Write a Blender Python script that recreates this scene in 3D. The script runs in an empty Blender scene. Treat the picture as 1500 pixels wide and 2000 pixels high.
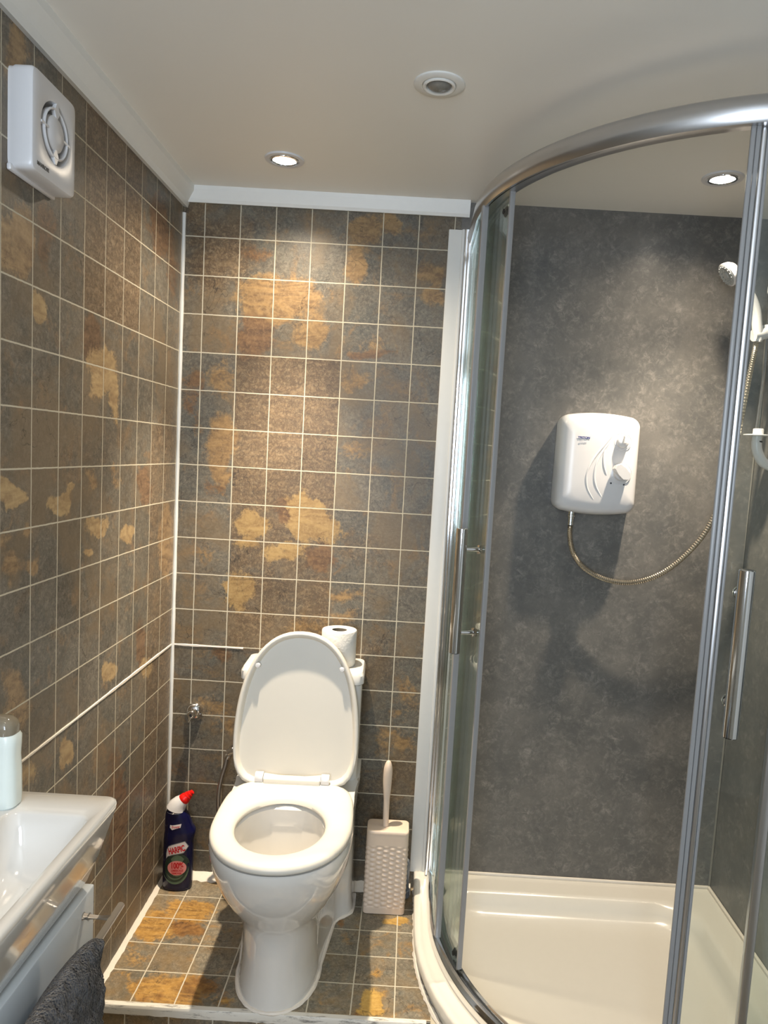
import bpy, bmesh, math, random
from mathutils import Vector, Matrix, noise
random.seed(4)
PI = math.pi
R_ = math.radians
SC = bpy.context.scene
COL = SC.collection

# ------------------------------------------------------------ camera
cam_d = bpy.data.cameras.new('camera')
cam = bpy.data.objects.new('camera', cam_d); COL.objects.link(cam)
FPX = 1430.38
cam_d.sensor_fit = 'VERTICAL'; cam_d.sensor_height = 32.0
cam_d.lens = FPX * 32.0 / 2000.0
cam_d.shift_x = -(791.225 - 750.0) / 2000.0
cam_d.shift_y = (1029.915 - 1000.0) / 2000.0
cam_d.clip_start = 0.02; cam_d.clip_end = 50
rt = Vector((0.99827026, 0.0116498, 0.05762609))
dn = Vector((0.05849208, -0.09794295, -0.99347162))
fw = Vector((-0.00592968, 0.99512384, -0.09845495))
M = Matrix.Identity(4)
for i in range(3):
    M[i][0] = rt[i]; M[i][1] = -dn[i]; M[i][2] = -fw[i]
M[0][3], M[1][3], M[2][3] = 0.683428, -2.12, 1.313227
cam.matrix_world = M
SC.camera = cam

# ------------------------------------------------------------ view, world
vs = SC.view_settings
vs.view_transform = 'Standard'; vs.look = 'None'; vs.gamma = 1.0; vs.use_curve_mapping = False
vs.exposure = 0.0
w = bpy.data.worlds.new('world'); SC.world = w; w.use_nodes = True
w.node_tree.nodes['Background'].inputs[0].default_value = (0.55, 0.72, 1.0, 1)
w.node_tree.nodes['Background'].inputs[1].default_value = 0.6

# ------------------------------------------------------------ lights of the room
CEIL = 2.02
WARM = (1.0, 0.84, 0.64)
def spot(name, loc, power, size=150, radius=0.022, blend=0.6, tgt=None):
    l = bpy.data.lights.new(name, 'SPOT'); l.energy = power; l.color = WARM
    l.spot_size = R_(size); l.spot_blend = blend; l.shadow_soft_size = radius
    o = bpy.data.objects.new(name, l); COL.objects.link(o); o.location = loc
    return o
spot('lamp_over_toilet', (0.325, -0.238, 1.998), 188, 62, .018, 1.0)
spot('lamp_over_toilet', (0.325, -0.238, 1.998), 26, 150, .018, 1.0)   # wide spill of the same lamp
spot('lamp_in_shower', (1.385, -0.275, 1.998), 94, 84, .018, 1.0)
spot('lamp_in_shower', (1.385, -0.275, 1.998), 14, 150, .018, 1.0)
spot('lamp_behind', (0.36, -1.45, 1.998), 32, 76, .018, 1.0)
# daylight through the window in the front wall
l = bpy.data.lights.new('daylight', 'AREA'); l.shape = 'RECTANGLE'; l.size = 0.5; l.size_y = 1.0
l.energy = 31; l.color = (0.76, 0.87, 1.0)
o = bpy.data.objects.new('daylight', l); COL.objects.link(o)
o.location = (0.46, -3.0, 1.35); o.rotation_euler = (R_(90), 0, 0)
SC.cycles.transparent_max_bounces = 40; SC.cycles.max_bounces = 14; SC.cycles.diffuse_bounces = 5; SC.cycles.glossy_bounces = 6

BACK = [(0.27,1.728,0.113,0.007,0.003,-0.059,'o',1.0),(0.216,1.626,0.052,0.003,0.002,-0.054,'b',0.9),(0.368,1.656,0.046,0.002,0.003,-0.06,'o',0.75),(0.215,1.845,0.052,0.003,0.001,-0.022,'b',0.6),(0.509,1.937,0.051,0.003,0.002,-0.041,'o',0.85),(0.574,1.948,0.026,0.001,0.002,-0.036,'o',0.8),(0.49,1.832,0.029,0.002,0.003,-0.05,'o',0.9),(0.697,1.815,0.043,0.003,0.003,-0.042,'o',0.8),(0.712,1.746,0.034,0.002,0.001,-0.031,'o',0.8),(0.546,1.591,0.07,0.004,0.001,-0.012,'b',0.9),(0.531,1.608,0.087,0.005,0.002,-0.037,'o',0.5),(0.106,1.853,0.094,0.005,0.003,-0.084,'d',0.7),(0.039,1.919,0.036,0.002,0.002,-0.056,'d',0.5),(0.039,1.436,0.027,0.001,0.003,-0.088,'b',0.6),(0.118,1.498,0.051,0.003,0.002,-0.065,'o',0.55),(0.128,1.295,0.038,0.002,0.003,-0.104,'o',0.9),(0.106,1.19,0.059,0.003,0.001,-0.027,'b',0.5),(0.506,1.52,0.051,0.003,0.002,-0.043,'o',0.6),(0.516,1.317,0.053,0.003,0.002,-0.026,'o',0.6),(0.497,1.25,0.036,0.002,0.002,-0.036,'o',0.35),(0.56,1.32,0.089,0.005,0.005,-0.089,'d',0.2),(0.221,1.089,0.048,0.003,0.002,-0.039,'y',0.8),(0.385,1.114,0.056,0.003,0.003,-0.069,'y',1.0),(0.322,1.004,0.057,0.004,0.001,-0.033,'y',0.8),(0.209,1.028,0.042,0.002,0.0,-0.021,'y',0.7),(0.324,1.128,0.033,0.002,0.002,-0.033,'b',0.8),(0.428,0.991,0.039,0.002,0.002,-0.048,'b',1.0),(0.461,1.076,0.038,0.002,0.002,-0.038,'y',0.6),(0.198,0.894,0.043,0.002,0.003,-0.062,'y',0.7),(0.335,0.887,0.12,0.007,0.001,-0.046,'d',0.7),(0.399,0.798,0.091,0.006,0.002,-0.046,'o',0.5),(0.112,0.987,0.045,0.003,0.001,-0.03,'o',0.4),(0.515,0.897,0.054,0.004,0.001,-0.027,'o',0.6),(0.503,0.828,0.049,0.003,0.002,-0.025,'o',0.6),(0.145,0.69,0.024,0.001,0.001,-0.028,'b',0.7),(0.119,0.531,0.052,0.004,0.001,-0.041,'o',0.55),(0.174,0.503,0.031,0.002,0.002,-0.063,'o',0.5),(0.025,0.334,0.034,0.003,0.0,-0.032,'b',0.55),(0.602,0.687,0.083,0.005,0.004,-0.078,'d',0.45),(0.713,0.6,0.043,0.002,0.004,-0.063,'o',0.5),(0.676,0.455,0.076,0.005,0.002,-0.051,'o',0.55),(0.712,0.362,0.061,0.003,0.003,-0.057,'d',0.5),(0.64,0.26,0.093,0.006,0.004,-0.081,'d',0.35),(0.249,0.758,0.06,0.004,0.002,-0.046,'d',0.5),(0.538,1.035,0.06,0.004,0.002,-0.039,'d',0.4)]
LEFT = [(-0.869,1.927,0.044,0.023,0.0,-0.043,'o',0.7),(-0.822,1.96,0.017,0.009,0.0,-0.032,'b',0.5),(-0.859,1.632,0.053,0.015,0.001,-0.058,'o',0.8),(-0.761,1.678,0.038,0.011,0.001,-0.058,'b',0.7),(-0.79,1.546,0.024,0.005,0.001,-0.029,'y',1.0),(-0.57,1.528,0.042,0.007,0.002,-0.05,'b',1.0),(-0.509,1.456,0.072,0.008,0.002,-0.055,'y',0.85),(-0.454,1.394,0.04,0.003,0.002,-0.052,'y',0.8),(-0.541,1.415,0.053,0.004,0.001,-0.033,'o',0.6),(-0.185,1.848,0.07,0.021,0.006,-0.088,'b',0.8),(-0.08,1.785,0.051,0.013,0.008,-0.093,'b',0.6),(-0.867,1.201,0.042,-0.003,0.0,-0.02,'y',1.0),(-0.706,1.186,0.047,-0.003,0.001,-0.026,'y',0.85),(-0.547,1.223,0.034,-0.001,0.001,-0.013,'o',0.7),(-0.651,1.214,0.025,-0.001,0.0,-0.009,'y',0.8),(-0.53,1.116,0.06,-0.006,0.001,-0.018,'y',0.85),(-0.361,1.087,0.043,-0.005,0.001,-0.025,'y',1.0),(-0.579,1.075,0.03,-0.004,0.0,-0.01,'y',0.9),(-0.438,1.226,0.027,-0.001,0.002,-0.038,'o',0.6),(-0.26,1.201,0.048,-0.002,0.003,-0.05,'b',0.8),(-0.071,1.02,0.053,-0.007,0.008,-0.104,'o',0.9),(-0.878,1.079,0.027,-0.004,0.001,-0.072,'o',0.65),(-0.824,1.127,0.014,-0.002,0.0,-0.01,'o',0.7),(-0.797,1.057,0.017,-0.003,0.001,-0.013,'o',0.7),(-0.864,0.838,0.053,-0.018,0.001,-0.057,'o',0.6),(-0.819,0.695,0.038,-0.017,0.001,-0.032,'y',0.6),(-0.665,0.66,0.035,-0.015,0.0,-0.029,'y',0.9),(-0.446,0.766,0.033,-0.01,0.001,-0.028,'y',0.9),(-0.252,0.779,0.045,-0.012,0.004,-0.067,'b',0.8),(-0.203,0.702,0.048,-0.014,0.002,-0.029,'y',0.7),(-0.381,0.342,0.067,-0.036,0.01,-0.21,'b',0.75),(-0.179,0.204,0.058,-0.032,0.006,-0.094,'o',0.35),(-0.536,1.284,0.171,0.001,0.003,-0.067,'d',0.25),(-0.072,1.315,0.08,0.002,0.009,-0.114,'d',0.4),(-0.711,0.931,0.026,-0.007,0.001,-0.021,'d',0.5)]
FLOOR = [(0.129,-0.175,0.071,0.007,0.015,-0.049,'o',1.0),(0.142,-0.25,0.044,0.004,0.009,-0.029,'b',0.9),(0.052,-0.25,0.061,0.006,0.02,-0.057,'o',0.9),(0.041,-0.362,0.038,0.003,0.024,-0.062,'o',0.5),(0.17,-0.478,0.09,0.008,0.015,-0.045,'o',1.0),(0.144,-0.511,0.047,0.004,0.009,-0.025,'b',0.55),(0.247,-0.468,0.067,0.006,0.012,-0.043,'b',0.6),(0.301,-0.506,0.036,0.003,0.006,-0.022,'o',0.6),(0.709,-0.169,0.037,0.004,0.0,-0.02,'y',1.0),(0.665,-0.369,0.021,0.002,0.002,-0.033,'o',0.5),(0.655,-0.487,0.027,0.002,0.003,-0.042,'y',1.0),(0.633,-0.518,0.012,0.001,0.001,-0.013,'b',0.8),(0.566,-0.196,0.014,0.001,0.002,-0.015,'b',0.7)]
# ------------------------------------------------------------ helpers
def setp(o, label=None, cat=None, group=None, kind=None):
    if label: o['label'] = label
    if cat: o['category'] = cat
    if group: o['group'] = group
    if kind: o['kind'] = kind
    return o
def thing(name, label, cat, loc=(0, 0, 0), rotz=0, group=None):
    o = bpy.data.objects.new(name, None); COL.objects.link(o)
    o.location = loc; o.rotation_euler = (0, 0, rotz); o.empty_display_size = .05
    return setp(o, label, cat, group)
def obj(name, bm, mat, parent=None, smooth=True, angle=40):
    me = bpy.data.meshes.new(name)
    bmesh.ops.recalc_face_normals(bm, faces=bm.faces)
    bm.to_mesh(me); bm.free()
    for m in (mat if isinstance(mat, (list, tuple)) else [mat]): me.materials.append(m)
    if smooth:
        for p in me.polygons: p.use_smooth = True
        try: me.set_sharp_from_angle(angle=R_(angle))
        except Exception: pass
    o = bpy.data.objects.new(name, me); COL.objects.link(o)
    if parent: o.parent = parent
    return o
def struct(name, bm, mat, **k):
    return setp(obj(name, bm, mat, **k), kind='structure')
def box(bm, x0, x1, y0, y1, z0, z1, bev=0, seg=2, mi=0):
    r = bmesh.ops.create_cube(bm, size=1)
    vs_ = r['verts']
    for v in vs_:
        v.co = Vector(((x0 + x1) / 2 + v.co.x * (x1 - x0), (y0 + y1) / 2 + v.co.y * (y1 - y0), (z0 + z1) / 2 + v.co.z * (z1 - z0)))
    fs = {f for v in vs_ for f in v.link_faces}
    for f in fs: f.material_index = mi
    if bev:
        es = list({e for v in vs_ for e in v.link_edges})
        bmesh.ops.bevel(bm, geom=es, offset=bev, segments=seg, profile=.5, affect='EDGES')
    return bm
def frame_from(d):
    d = d.normalized()
    up = Vector((0, 0, 1)) if abs(d.z) < .95 else Vector((1, 0, 0))
    a = d.cross(up).normalized(); b = a.cross(d).normalized()
    return a, b
def tube(bm, pts, r, n=16, caps=True, mi=0):
    pts = [Vector(p) for p in pts]
    rs = r if isinstance(r, (list, tuple)) else [r] * len(pts)
    rings = []; a = None
    for i, p in enumerate(pts):
        d = (pts[min(i + 1, len(pts) - 1)] - pts[max(i - 1, 0)])
        if d.length < 1e-9: d = Vector((0, 0, 1))
        d.normalize()
        if a is None: a, b = frame_from(d)
        else:
            a = (a - d * a.dot(d)).normalized(); b = d.cross(a).normalized()
        rings.append([bm.verts.new(p + rs[i] * (math.cos(2 * PI * k / n) * a + math.sin(2 * PI * k / n) * b)) for k in range(n)])
    for i in range(len(rings) - 1):
        for k in range(n):
            f = bm.faces.new((rings[i][k], rings[i][(k + 1) % n], rings[i + 1][(k + 1) % n], rings[i + 1][k])); f.material_index = mi
    if caps:
        for rg in (rings[0], rings[-1]):
            try: f = bm.faces.new(rg); f.material_index = mi
            except Exception: pass
    return bm
def loft(bm, rings, cap0=True, cap1=True, closed=True, mi=0):
    vr = [[bm.verts.new(p) for p in rg] for rg in rings]
    n = len(vr[0])
    for i in range(len(vr) - 1):
        for k in range(n if closed else n - 1):
            f = bm.faces.new((vr[i][k], vr[i][(k + 1) % n], vr[i + 1][(k + 1) % n], vr[i + 1][k])); f.material_index = mi
    if cap0: bm.faces.new(vr[0]).material_index = mi
    if cap1: bm.faces.new(vr[-1]).material_index = mi
    return vr
def lathe(bm, prof, c=(0, 0, 0), ax=(0, 0, 1), n=32, cap=True, mi=0):
    c = Vector(c); ax = Vector(ax).normalized(); a, b = frame_from(ax)
    rings = [[c + ax * h + max(r, 1e-5) * (math.cos(2 * PI * k / n) * a + math.sin(2 * PI * k / n) * b) for k in range(n)] for r, h in prof]
    loft(bm, rings, cap, cap, mi=mi)
    return bm
def smoothpath(pts, n=8):
    P = [Vector(p) for p in pts]; out = []
    for i in range(len(P) - 1):
        p0 = P[max(i - 1, 0)]; p1 = P[i]; p2 = P[i + 1]; p3 = P[min(i + 2, len(P) - 1)]
        for k in range(n):
            t = k / n
            out.append(.5 * ((2 * p1) + (p2 - p0) * t + (2 * p0 - 5 * p1 + 4 * p2 - p3) * t * t + (3 * p1 - p0 - 3 * p2 + p3) * t ** 3))
    out.append(P[-1]); return out
def rrect(hw, hh, r, n=6, cx=0, cy=0):
    pts = []
    for (sx, sy, a0) in ((1, 1, 0), (-1, 1, 90), (-1, -1, 180), (1, -1, 270)):
        for k in range(n + 1):
            a = R_(a0 + 90 * k / n)
            pts.append((cx + sx * (hw - r) + r * math.cos(a), cy + sy * (hh - r) + r * math.sin(a)))
    return pts
def new_text(name, s, size, mat, parent, loc, rot, ext=.0003, shear=0, wrap=None, weight=0, sx=1):
    cu = bpy.data.curves.new(name, 'FONT'); cu.body = s; cu.size = size; cu.extrude = 0 if wrap else ext
    cu.align_x = 'CENTER'; cu.align_y = 'CENTER'; cu.shear = shear; cu.offset = weight
    tmp = bpy.data.objects.new('tmp_text', cu); COL.objects.link(tmp)
    dg = bpy.context.evaluated_depsgraph_get(); dg.update()
    me = bpy.data.meshes.new_from_object(tmp.evaluated_get(dg))
    bpy.data.objects.remove(tmp)
    me.name = name
    for v in me.vertices: v.co.x *= sx
    if wrap:
        for v in me.vertices: v.co = wrap(v.co.x, v.co.y)
    me.materials.clear(); me.materials.append(mat)
    o = bpy.data.objects.new(name, me); COL.objects.link(o); o.parent = parent
    if not wrap: o.location = loc; o.rotation_euler = rot
    return o

# ------------------------------------------------------------ materials
def mat_new(name):
    m = bpy.data.materials.new(name); m.use_nodes = True
    nt = m.node_tree; b = nt.nodes['Principled BSDF']
    return m, nt, b
def srgb(r, g, b):
    f = lambda c: (c / 255 / 12.92) if c / 255 <= .04045 else ((c / 255 + .055) / 1.055) ** 2.4
    return (f(r), f(g), f(b), 1)
def plain(name, col, rough=.4, metal=0, bump=0, scale=60, coat=0, var=.04, ior=1.5):
    m, nt, b = mat_new(name); N = nt.nodes; L = nt.links
    tc = N.new('ShaderNodeTexCoord')
    nz = N.new('ShaderNodeTexNoise'); nz.inputs['Scale'].default_value = scale; nz.inputs['Detail'].default_value = 4
    L.new(tc.outputs['Object'], nz.inputs['Vector'])
    mx = N.new('ShaderNodeMix'); mx.data_type = 'RGBA'
    mx.inputs[6].default_value = tuple(c * (1 - var) for c in col[:3]) + (1,)
    mx.inputs[7].default_value = tuple(min(1, c * (1 + var)) for c in col[:3]) + (1,)
    L.new(nz.outputs['Fac'], mx.inputs[0]); L.new(mx.outputs[2], b.inputs['Base Color'])
    b.inputs['Roughness'].default_value = rough; b.inputs['Metallic'].default_value = metal
    b.inputs['Coat Weight'].default_value = coat; b.inputs['Coat Roughness'].default_value = .05
    b.inputs['IOR'].default_value = ior
    if bump:
        bp = N.new('ShaderNodeBump'); bp.inputs['Strength'].default_value = bump; bp.inputs['Distance'].default_value = .002
        L.new(nz.outputs['Fac'], bp.inputs['Height']); L.new(bp.outputs[0], b.inputs['Normal'])
    return m
def math_node(nt, op, a, b=None, c=None, clamp=False):
    n = nt.nodes.new('ShaderNodeMath'); n.operation = op; n.use_clamp = clamp
    for i, v in enumerate((a, b, c)):
        if v is None: continue
        if isinstance(v, (int, float)): n.inputs[i].default_value = v
        else: nt.links.new(v, n.inputs[i])
    return n.outputs[0]
def mixc(nt, fac, a, b):
    n = nt.nodes.new('ShaderNodeMix'); n.data_type = 'RGBA'
    for i, v in ((0, fac), (6, a), (7, b)):
        if isinstance(v, (int, float, tuple)): n.inputs[i].default_value = v
        else: nt.links.new(v, n.inputs[i])
    return n.outputs[2]

def slate_material(name, seed, grout_w=.027, rough=.38, gain=1.0, sat=.90):
    """slate-look tiles; uv = units of one small tile, colour attribute = stain amounts"""
    m, nt, b = mat_new(name); N = nt.nodes; L = nt.links
    uv = N.new('ShaderNodeUVMap'); uv.uv_map = 'UVMap'
    sep = N.new('ShaderNodeSeparateXYZ'); L.new(uv.outputs[0], sep.inputs[0])
    u, v = sep.outputs[0], sep.outputs[1]
    def nz(scale, detail=6, rough_=.6, vec=None, dist=0, w=0):
        n = N.new('ShaderNodeTexNoise'); n.noise_dimensions = '4D'
        n.inputs['Scale'].default_value = scale; n.inputs['Detail'].default_value = detail
        n.inputs['Roughness'].default_value = rough_; n.inputs['Distortion'].default_value = dist
        n.inputs['W'].default_value = seed + w
        L.new(vec, n.inputs['Vector']); return n.outputs['Fac']
    # grout mask, edges a little uneven
    wob = math_node(nt, 'MULTIPLY', math_node(nt, 'SUBTRACT', nz(5, 3, .6, uv.outputs[0], 0, 9), .5), .022)
    def line(t):
        f = math_node(nt, 'FRACT', math_node(nt, 'ADD', math_node(nt, 'ADD', t, .5), wob))
        d = math_node(nt, 'ABSOLUTE', math_node(nt, 'SUBTRACT', f, .5))
        mr = N.new('ShaderNodeMapRange'); mr.inputs[1].default_value = grout_w * .42; mr.inputs[2].default_value = grout_w * .62
        mr.inputs[3].default_value = 1; mr.inputs[4].default_value = 0
        L.new(d, mr.inputs[0]); return mr.outputs[0]
    grout = math_node(nt, 'MAXIMUM', line(u), line(v))
    # block index: 3 x 4 little tiles share one printed stone
    bu = math_node(nt, 'FLOOR', math_node(nt, 'DIVIDE', u, 3.0)); bv = math_node(nt, 'FLOOR', math_node(nt, 'DIVIDE', v, 4.0))
    cb = N.new('ShaderNodeCombineXYZ'); L.new(bu, cb.inputs[0]); L.new(bv, cb.inputs[1]); cb.inputs[2].default_value = seed
    wn = N.new('ShaderNodeTexWhiteNoise'); wn.noise_dimensions = '3D'; L.new(cb.outputs[0], wn.inputs['Vector'])
    add = N.new('ShaderNodeVectorMath'); add.operation = 'MULTIPLY_ADD'
    L.new(wn.outputs['Color'], add.inputs[0]); add.inputs[1].default_value = (17, 23, 31); L.new(uv.outputs[0], add.inputs[2])
    P = add.outputs[0]
    # stretched coordinates for the layered streaks
    mp = N.new('ShaderNodeMapping'); mp.inputs['Scale'].default_value = (.55, 1.7, 1); mp.inputs['Rotation'].default_value = (0, 0, .25)
    L.new(P, mp.inputs['Vector'])
    n1 = nz(.9, 8, .62, P, .6); n2 = nz(2.2, 9, .7, mp.outputs[0], .8, 3); n3 = nz(11, 6, .75, P, .3, 5); n4 = nz(1.1, 7, .6, P, 1.6, 7)
    n5 = nz(34, 3, .7, P, 0, 11)
    def mr_(src, lo, hi, a_=0, b_=1):
        m_ = N.new('ShaderNodeMapRange'); m_.inputs[1].default_value = lo; m_.inputs[2].default_value = hi
        m_.inputs[3].default_value = a_; m_.inputs[4].default_value = b_; L.new(src, m_.inputs[0]); return m_.outputs[0]
    mul = lambda a_, b_: math_node(nt, 'MULTIPLY', a_, b_)
    ridge = math_node(nt, 'ABSOLUTE', math_node(nt, 'SUBTRACT', nz(4.5, 7, .72, P, 1.4, 13), .5))     # crinkled veins
    swirl = nz(1.5, 6, .55, mp.outputs[0], 3.2, 15)
    n6 = nz(.55, 5, .6, P, 1.0, 17)
    base = mixc(nt, mr_(n1, .34, .66), srgb(85, 86, 79), srgb(118, 110, 95))
    base = mixc(nt, mul(mr_(n2, .42, .70), .8), base, srgb(84, 75, 63))
    base = mixc(nt, mul(mr_(n3, .45, .66), .55), base, srgb(146, 136, 118))
    base = mixc(nt, mul(mr_(ridge, .030, .0), .6), base, srgb(54, 48, 42))
    base = mixc(nt, mul(mr_(n6, .46, .60), .6), base, srgb(118, 98, 68))
    base = mixc(nt, mul(mul(mr_(n4, .54, .66), mr_(n3, .36, .6)), .75), base, srgb(136, 104, 60))
    at_ = N.new('ShaderNodeVertexColor'); at_.layer_name = 'stain'
    sp = N.new('ShaderNodeSeparateColor'); L.new(at_.outputs['Color'], sp.inputs[0])
    at2 = N.new('ShaderNodeVertexColor'); at2.layer_name = 'pale'
    sp2 = N.new('ShaderNodeSeparateColor'); L.new(at2.outputs['Color'], sp2.inputs[0])
    def stain(ch, cols, lo=.42, hi=.56, k=.9, wob_=1.3):
        s_ = math_node(nt, 'ADD', ch, mul(math_node(nt, 'SUBTRACT', n4, .5), wob_))
        s_ = math_node(nt, 'ADD', s_, mul(math_node(nt, 'SUBTRACT', n3, .5), .8))
        f_ = mul(mr_(s_, lo, hi), k)
        c_ = mixc(nt, mr_(swirl, .38, .62), cols[0], cols[1])
        c_ = mixc(nt, mul(mr_(n3, .46, .66), .6), c_, cols[2])
        return f_, c_
    f, c = stain(sp.outputs[2], (srgb(128, 104, 72), srgb(98, 80, 56), srgb(160, 140, 108)), .15, .6, .9)
    c = mixc(nt, mul(mr_(ridge, .06, .0), .7), c, srgb(70, 54, 42)); base = mixc(nt, f, base, c)
    f, c = stain(sp.outputs[0], (srgb(154, 120, 68), srgb(112, 84, 50), srgb(172, 140, 88)), .36, .62); base = mixc(nt, f, base, c)
    f, c = stain(sp.outputs[1], (srgb(118, 86, 52), srgb(84, 60, 40), srgb(146, 112, 70)), .36, .62); base = mixc(nt, f, base, c)
    f, c = stain(sp2.outputs[0], (srgb(170, 138, 78), srgb(140, 108, 58), srgb(182, 152, 96)), .40, .60, .9); base = mixc(nt, f, base, c)
    base = mixc(nt, mul(mr_(n5, .34, .22), .6), base, srgb(48, 40, 34))
    ck = nz(.8, 5, .5, P, .6, 20)
    cr = math_node(nt, 'ABSOLUTE', math_node(nt, 'SUBTRACT', ck, .43))
    base = mixc(nt, mul(mr_(cr, .0035, 0), .7), base, srgb(44, 38, 34))
    # each little tile a touch different
    cu_ = N.new('ShaderNodeCombineXYZ'); L.new(math_node(nt, 'FLOOR', u), cu_.inputs[0]); L.new(math_node(nt, 'FLOOR', v), cu_.inputs[1]); cu_.inputs[2].default_value = seed
    wt = N.new('ShaderNodeTexWhiteNoise'); wt.noise_dimensions = '3D'; L.new(cu_.outputs[0], wt.inputs['Vector'])
    hs = N.new('ShaderNodeHueSaturation'); L.new(base, hs.inputs['Color'])
    L.new(math_node(nt, 'MULTIPLY_ADD', wt.outputs['Value'], .20 * gain, .86 * gain), hs.inputs['Value']); hs.inputs['Saturation'].default_value = sat
    colr = mixc(nt, grout, hs.outputs[0], srgb(196, 188, 168))
    L.new(colr, b.inputs['Base Color'])
    L.new(math_node(nt, 'MULTIPLY_ADD', grout, .4, math_node(nt, 'MULTIPLY_ADD', n3, .25, rough - .1)), b.inputs['Roughness'])
    b.inputs['Specular IOR Level'].default_value = .35
    h = math_node(nt, 'SUBTRACT', math_node(nt, 'MULTIPLY_ADD', n2, .5, math_node(nt, 'MULTIPLY', n3, .25)), math_node(nt, 'MULTIPLY', grout, .5))
    bp = N.new('ShaderNodeBump'); bp.inputs['Strength'].default_value = .35; bp.inputs['Distance'].default_value = .003
    L.new(h, bp.inputs['Height']); L.new(bp.outputs[0], b.inputs['Normal'])
    return m

def panel_material():
    m, nt, b = mat_new('grey stone panel'); N = nt.nodes; L = nt.links
    tc = N.new('ShaderNodeTexCoord')
    def nz(s, d, r, dist=0, w=0):
        n = N.new('ShaderNodeTexNoise'); n.noise_dimensions = '4D'; n.inputs['W'].default_value = w
        n.inputs['Scale'].default_value = s; n.inputs['Detail'].default_value = d; n.inputs['Roughness'].default_value = r; n.inputs['Distortion'].default_value = dist
        L.new(tc.outputs['Object'], n.inputs['Vector']); return n.outputs['Fac']
    a = nz(4.2, 9, .68, .3); c = nz(52, 8, .78, .9, 4); d = nz(17, 8, .78, .5, 8)
    f1 = N.new('ShaderNodeMapRange'); f1.inputs[1].default_value = .35; f1.inputs[2].default_value = .68; L.new(a, f1.inputs[0])
    col = mixc(nt, f1.outputs[0], srgb(88, 88, 87), srgb(116, 113, 108))
    f2 = N.new('ShaderNodeMapRange'); f2.inputs[1].default_value = .47; f2.inputs[2].default_value = .66; L.new(c, f2.inputs[0])
    f3 = N.new('ShaderNodeMapRange'); f3.inputs[1].default_value = .42; f3.inputs[2].default_value = .62; L.new(d, f3.inputs[0])
    col = mixc(nt, math_node(nt, 'MULTIPLY', math_node(nt, 'MULTIPLY', f2.outputs[0], f3.outputs[0]), .75), col, srgb(158, 153, 146))
    f4 = N.new('ShaderNodeMapRange'); f4.inputs[1].default_value = .44; f4.inputs[2].default_value = .30; L.new(c, f4.inputs[0])
    col = mixc(nt, math_node(nt, 'MULTIPLY', f4.outputs[0], .5), col, srgb(74, 74, 74))
    L.new(col, b.inputs['Base Color'])
    b.inputs['Roughness'].default_value = .30; b.inputs['Specular IOR Level'].default_value = .4
    return m

def glass_material(name, tint=(.95, .975, .965, 1), refl=.7):
    m = bpy.data.materials.new(name); m.use_nodes = True; nt = m.node_tree; N = nt.nodes; L = nt.links
    N.remove(N['Principled BSDF']); out = N['Material Output']
    tr = N.new('ShaderNodeBsdfTransparent'); tr.inputs[0].default_value = tint
    gl = N.new('ShaderNodeBsdfGlossy'); gl.inputs['Roughness'].default_value = .02; gl.inputs[0].default_value = (.95, 1, .98, 1)
    fr = N.new('ShaderNodeFresnel'); fr.inputs[0].default_value = 1.45
    # faint water marks
    tc = N.new('ShaderNodeTexCoord'); nz = N.new('ShaderNodeTexNoise'); nz.inputs['Scale'].default_value = 9; nz.inputs['Detail'].default_value = 6
    L.new(tc.outputs['Object'], nz.inputs['Vector'])
    df = N.new('ShaderNodeBsdfDiffuse'); df.inputs[0].default_value = (.7, .75, .72, 1)
    m1 = N.new('ShaderNodeMixShader'); L.new(math_node(nt, 'MULTIPLY', fr.outputs[0], refl), m1.inputs[0]); L.new(tr.outputs[0], m1.inputs[1]); L.new(gl.outputs[0], m1.inputs[2])
    m2 = N.new('ShaderNodeMixShader'); L.new(math_node(nt, 'MULTIPLY', nz.outputs['Fac'], .03), m2.inputs[0]); L.new(m1.outputs[0], m2.inputs[1]); L.new(df.outputs[0], m2.inputs[2])
    L.new(m2.outputs[0], out.inputs[0]); return m

def ceiling_material():
    m, nt, b = mat_new('ceiling paint'); N = nt.nodes; L = nt.links
    tc = N.new('ShaderNodeTexCoord')
    n = N.new('ShaderNodeTexNoise'); n.inputs['Scale'].default_value = 2.5; n.inputs['Detail'].default_value = 7; L.new(tc.outputs['Object'], n.inputs['Vector'])
    mp = N.new('ShaderNodeMapping'); mp.inputs['Scale'].default_value = (4, 26, 1); mp.inputs['Rotation'].default_value = (0, 0, .5); L.new(tc.outputs['Object'], mp.inputs['Vector'])
    n2 = N.new('ShaderNodeTexNoise'); n2.inputs['Scale'].default_value = 1.6; n2.inputs['Detail'].default_value = 5; L.new(mp.outputs[0], n2.inputs['Vector'])
    c = mixc(nt, n.outputs['Fac'], srgb(230, 228, 222), srgb(238, 236, 230)); L.new(c, b.inputs['Base Color'])
    b.inputs['Roughness'].default_value = .45
    bp = N.new('ShaderNodeBump'); bp.inputs['Strength'].default_value = .25; bp.inputs['Distance'].default_value = .003
    L.new(math_node(nt, 'ADD', n.outputs['Fac'], math_node(nt, 'MULTIPLY', n2.outputs['Fac'], .5)), bp.inputs['Height']); L.new(bp.outputs[0], b.inputs['Normal'])
    return m

def emit(name, col, s):
    m = bpy.data.materials.new(name); m.use_nodes = True; nt = m.node_tree
    nt.nodes.remove(nt.nodes['Principled BSDF'])
    e = nt.nodes.new('ShaderNodeEmission'); e.inputs[0].default_value = col; e.inputs[1].default_value = s
    nt.links.new(e.outputs[0], nt.nodes['Material Output'].inputs[0]); return m

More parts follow.
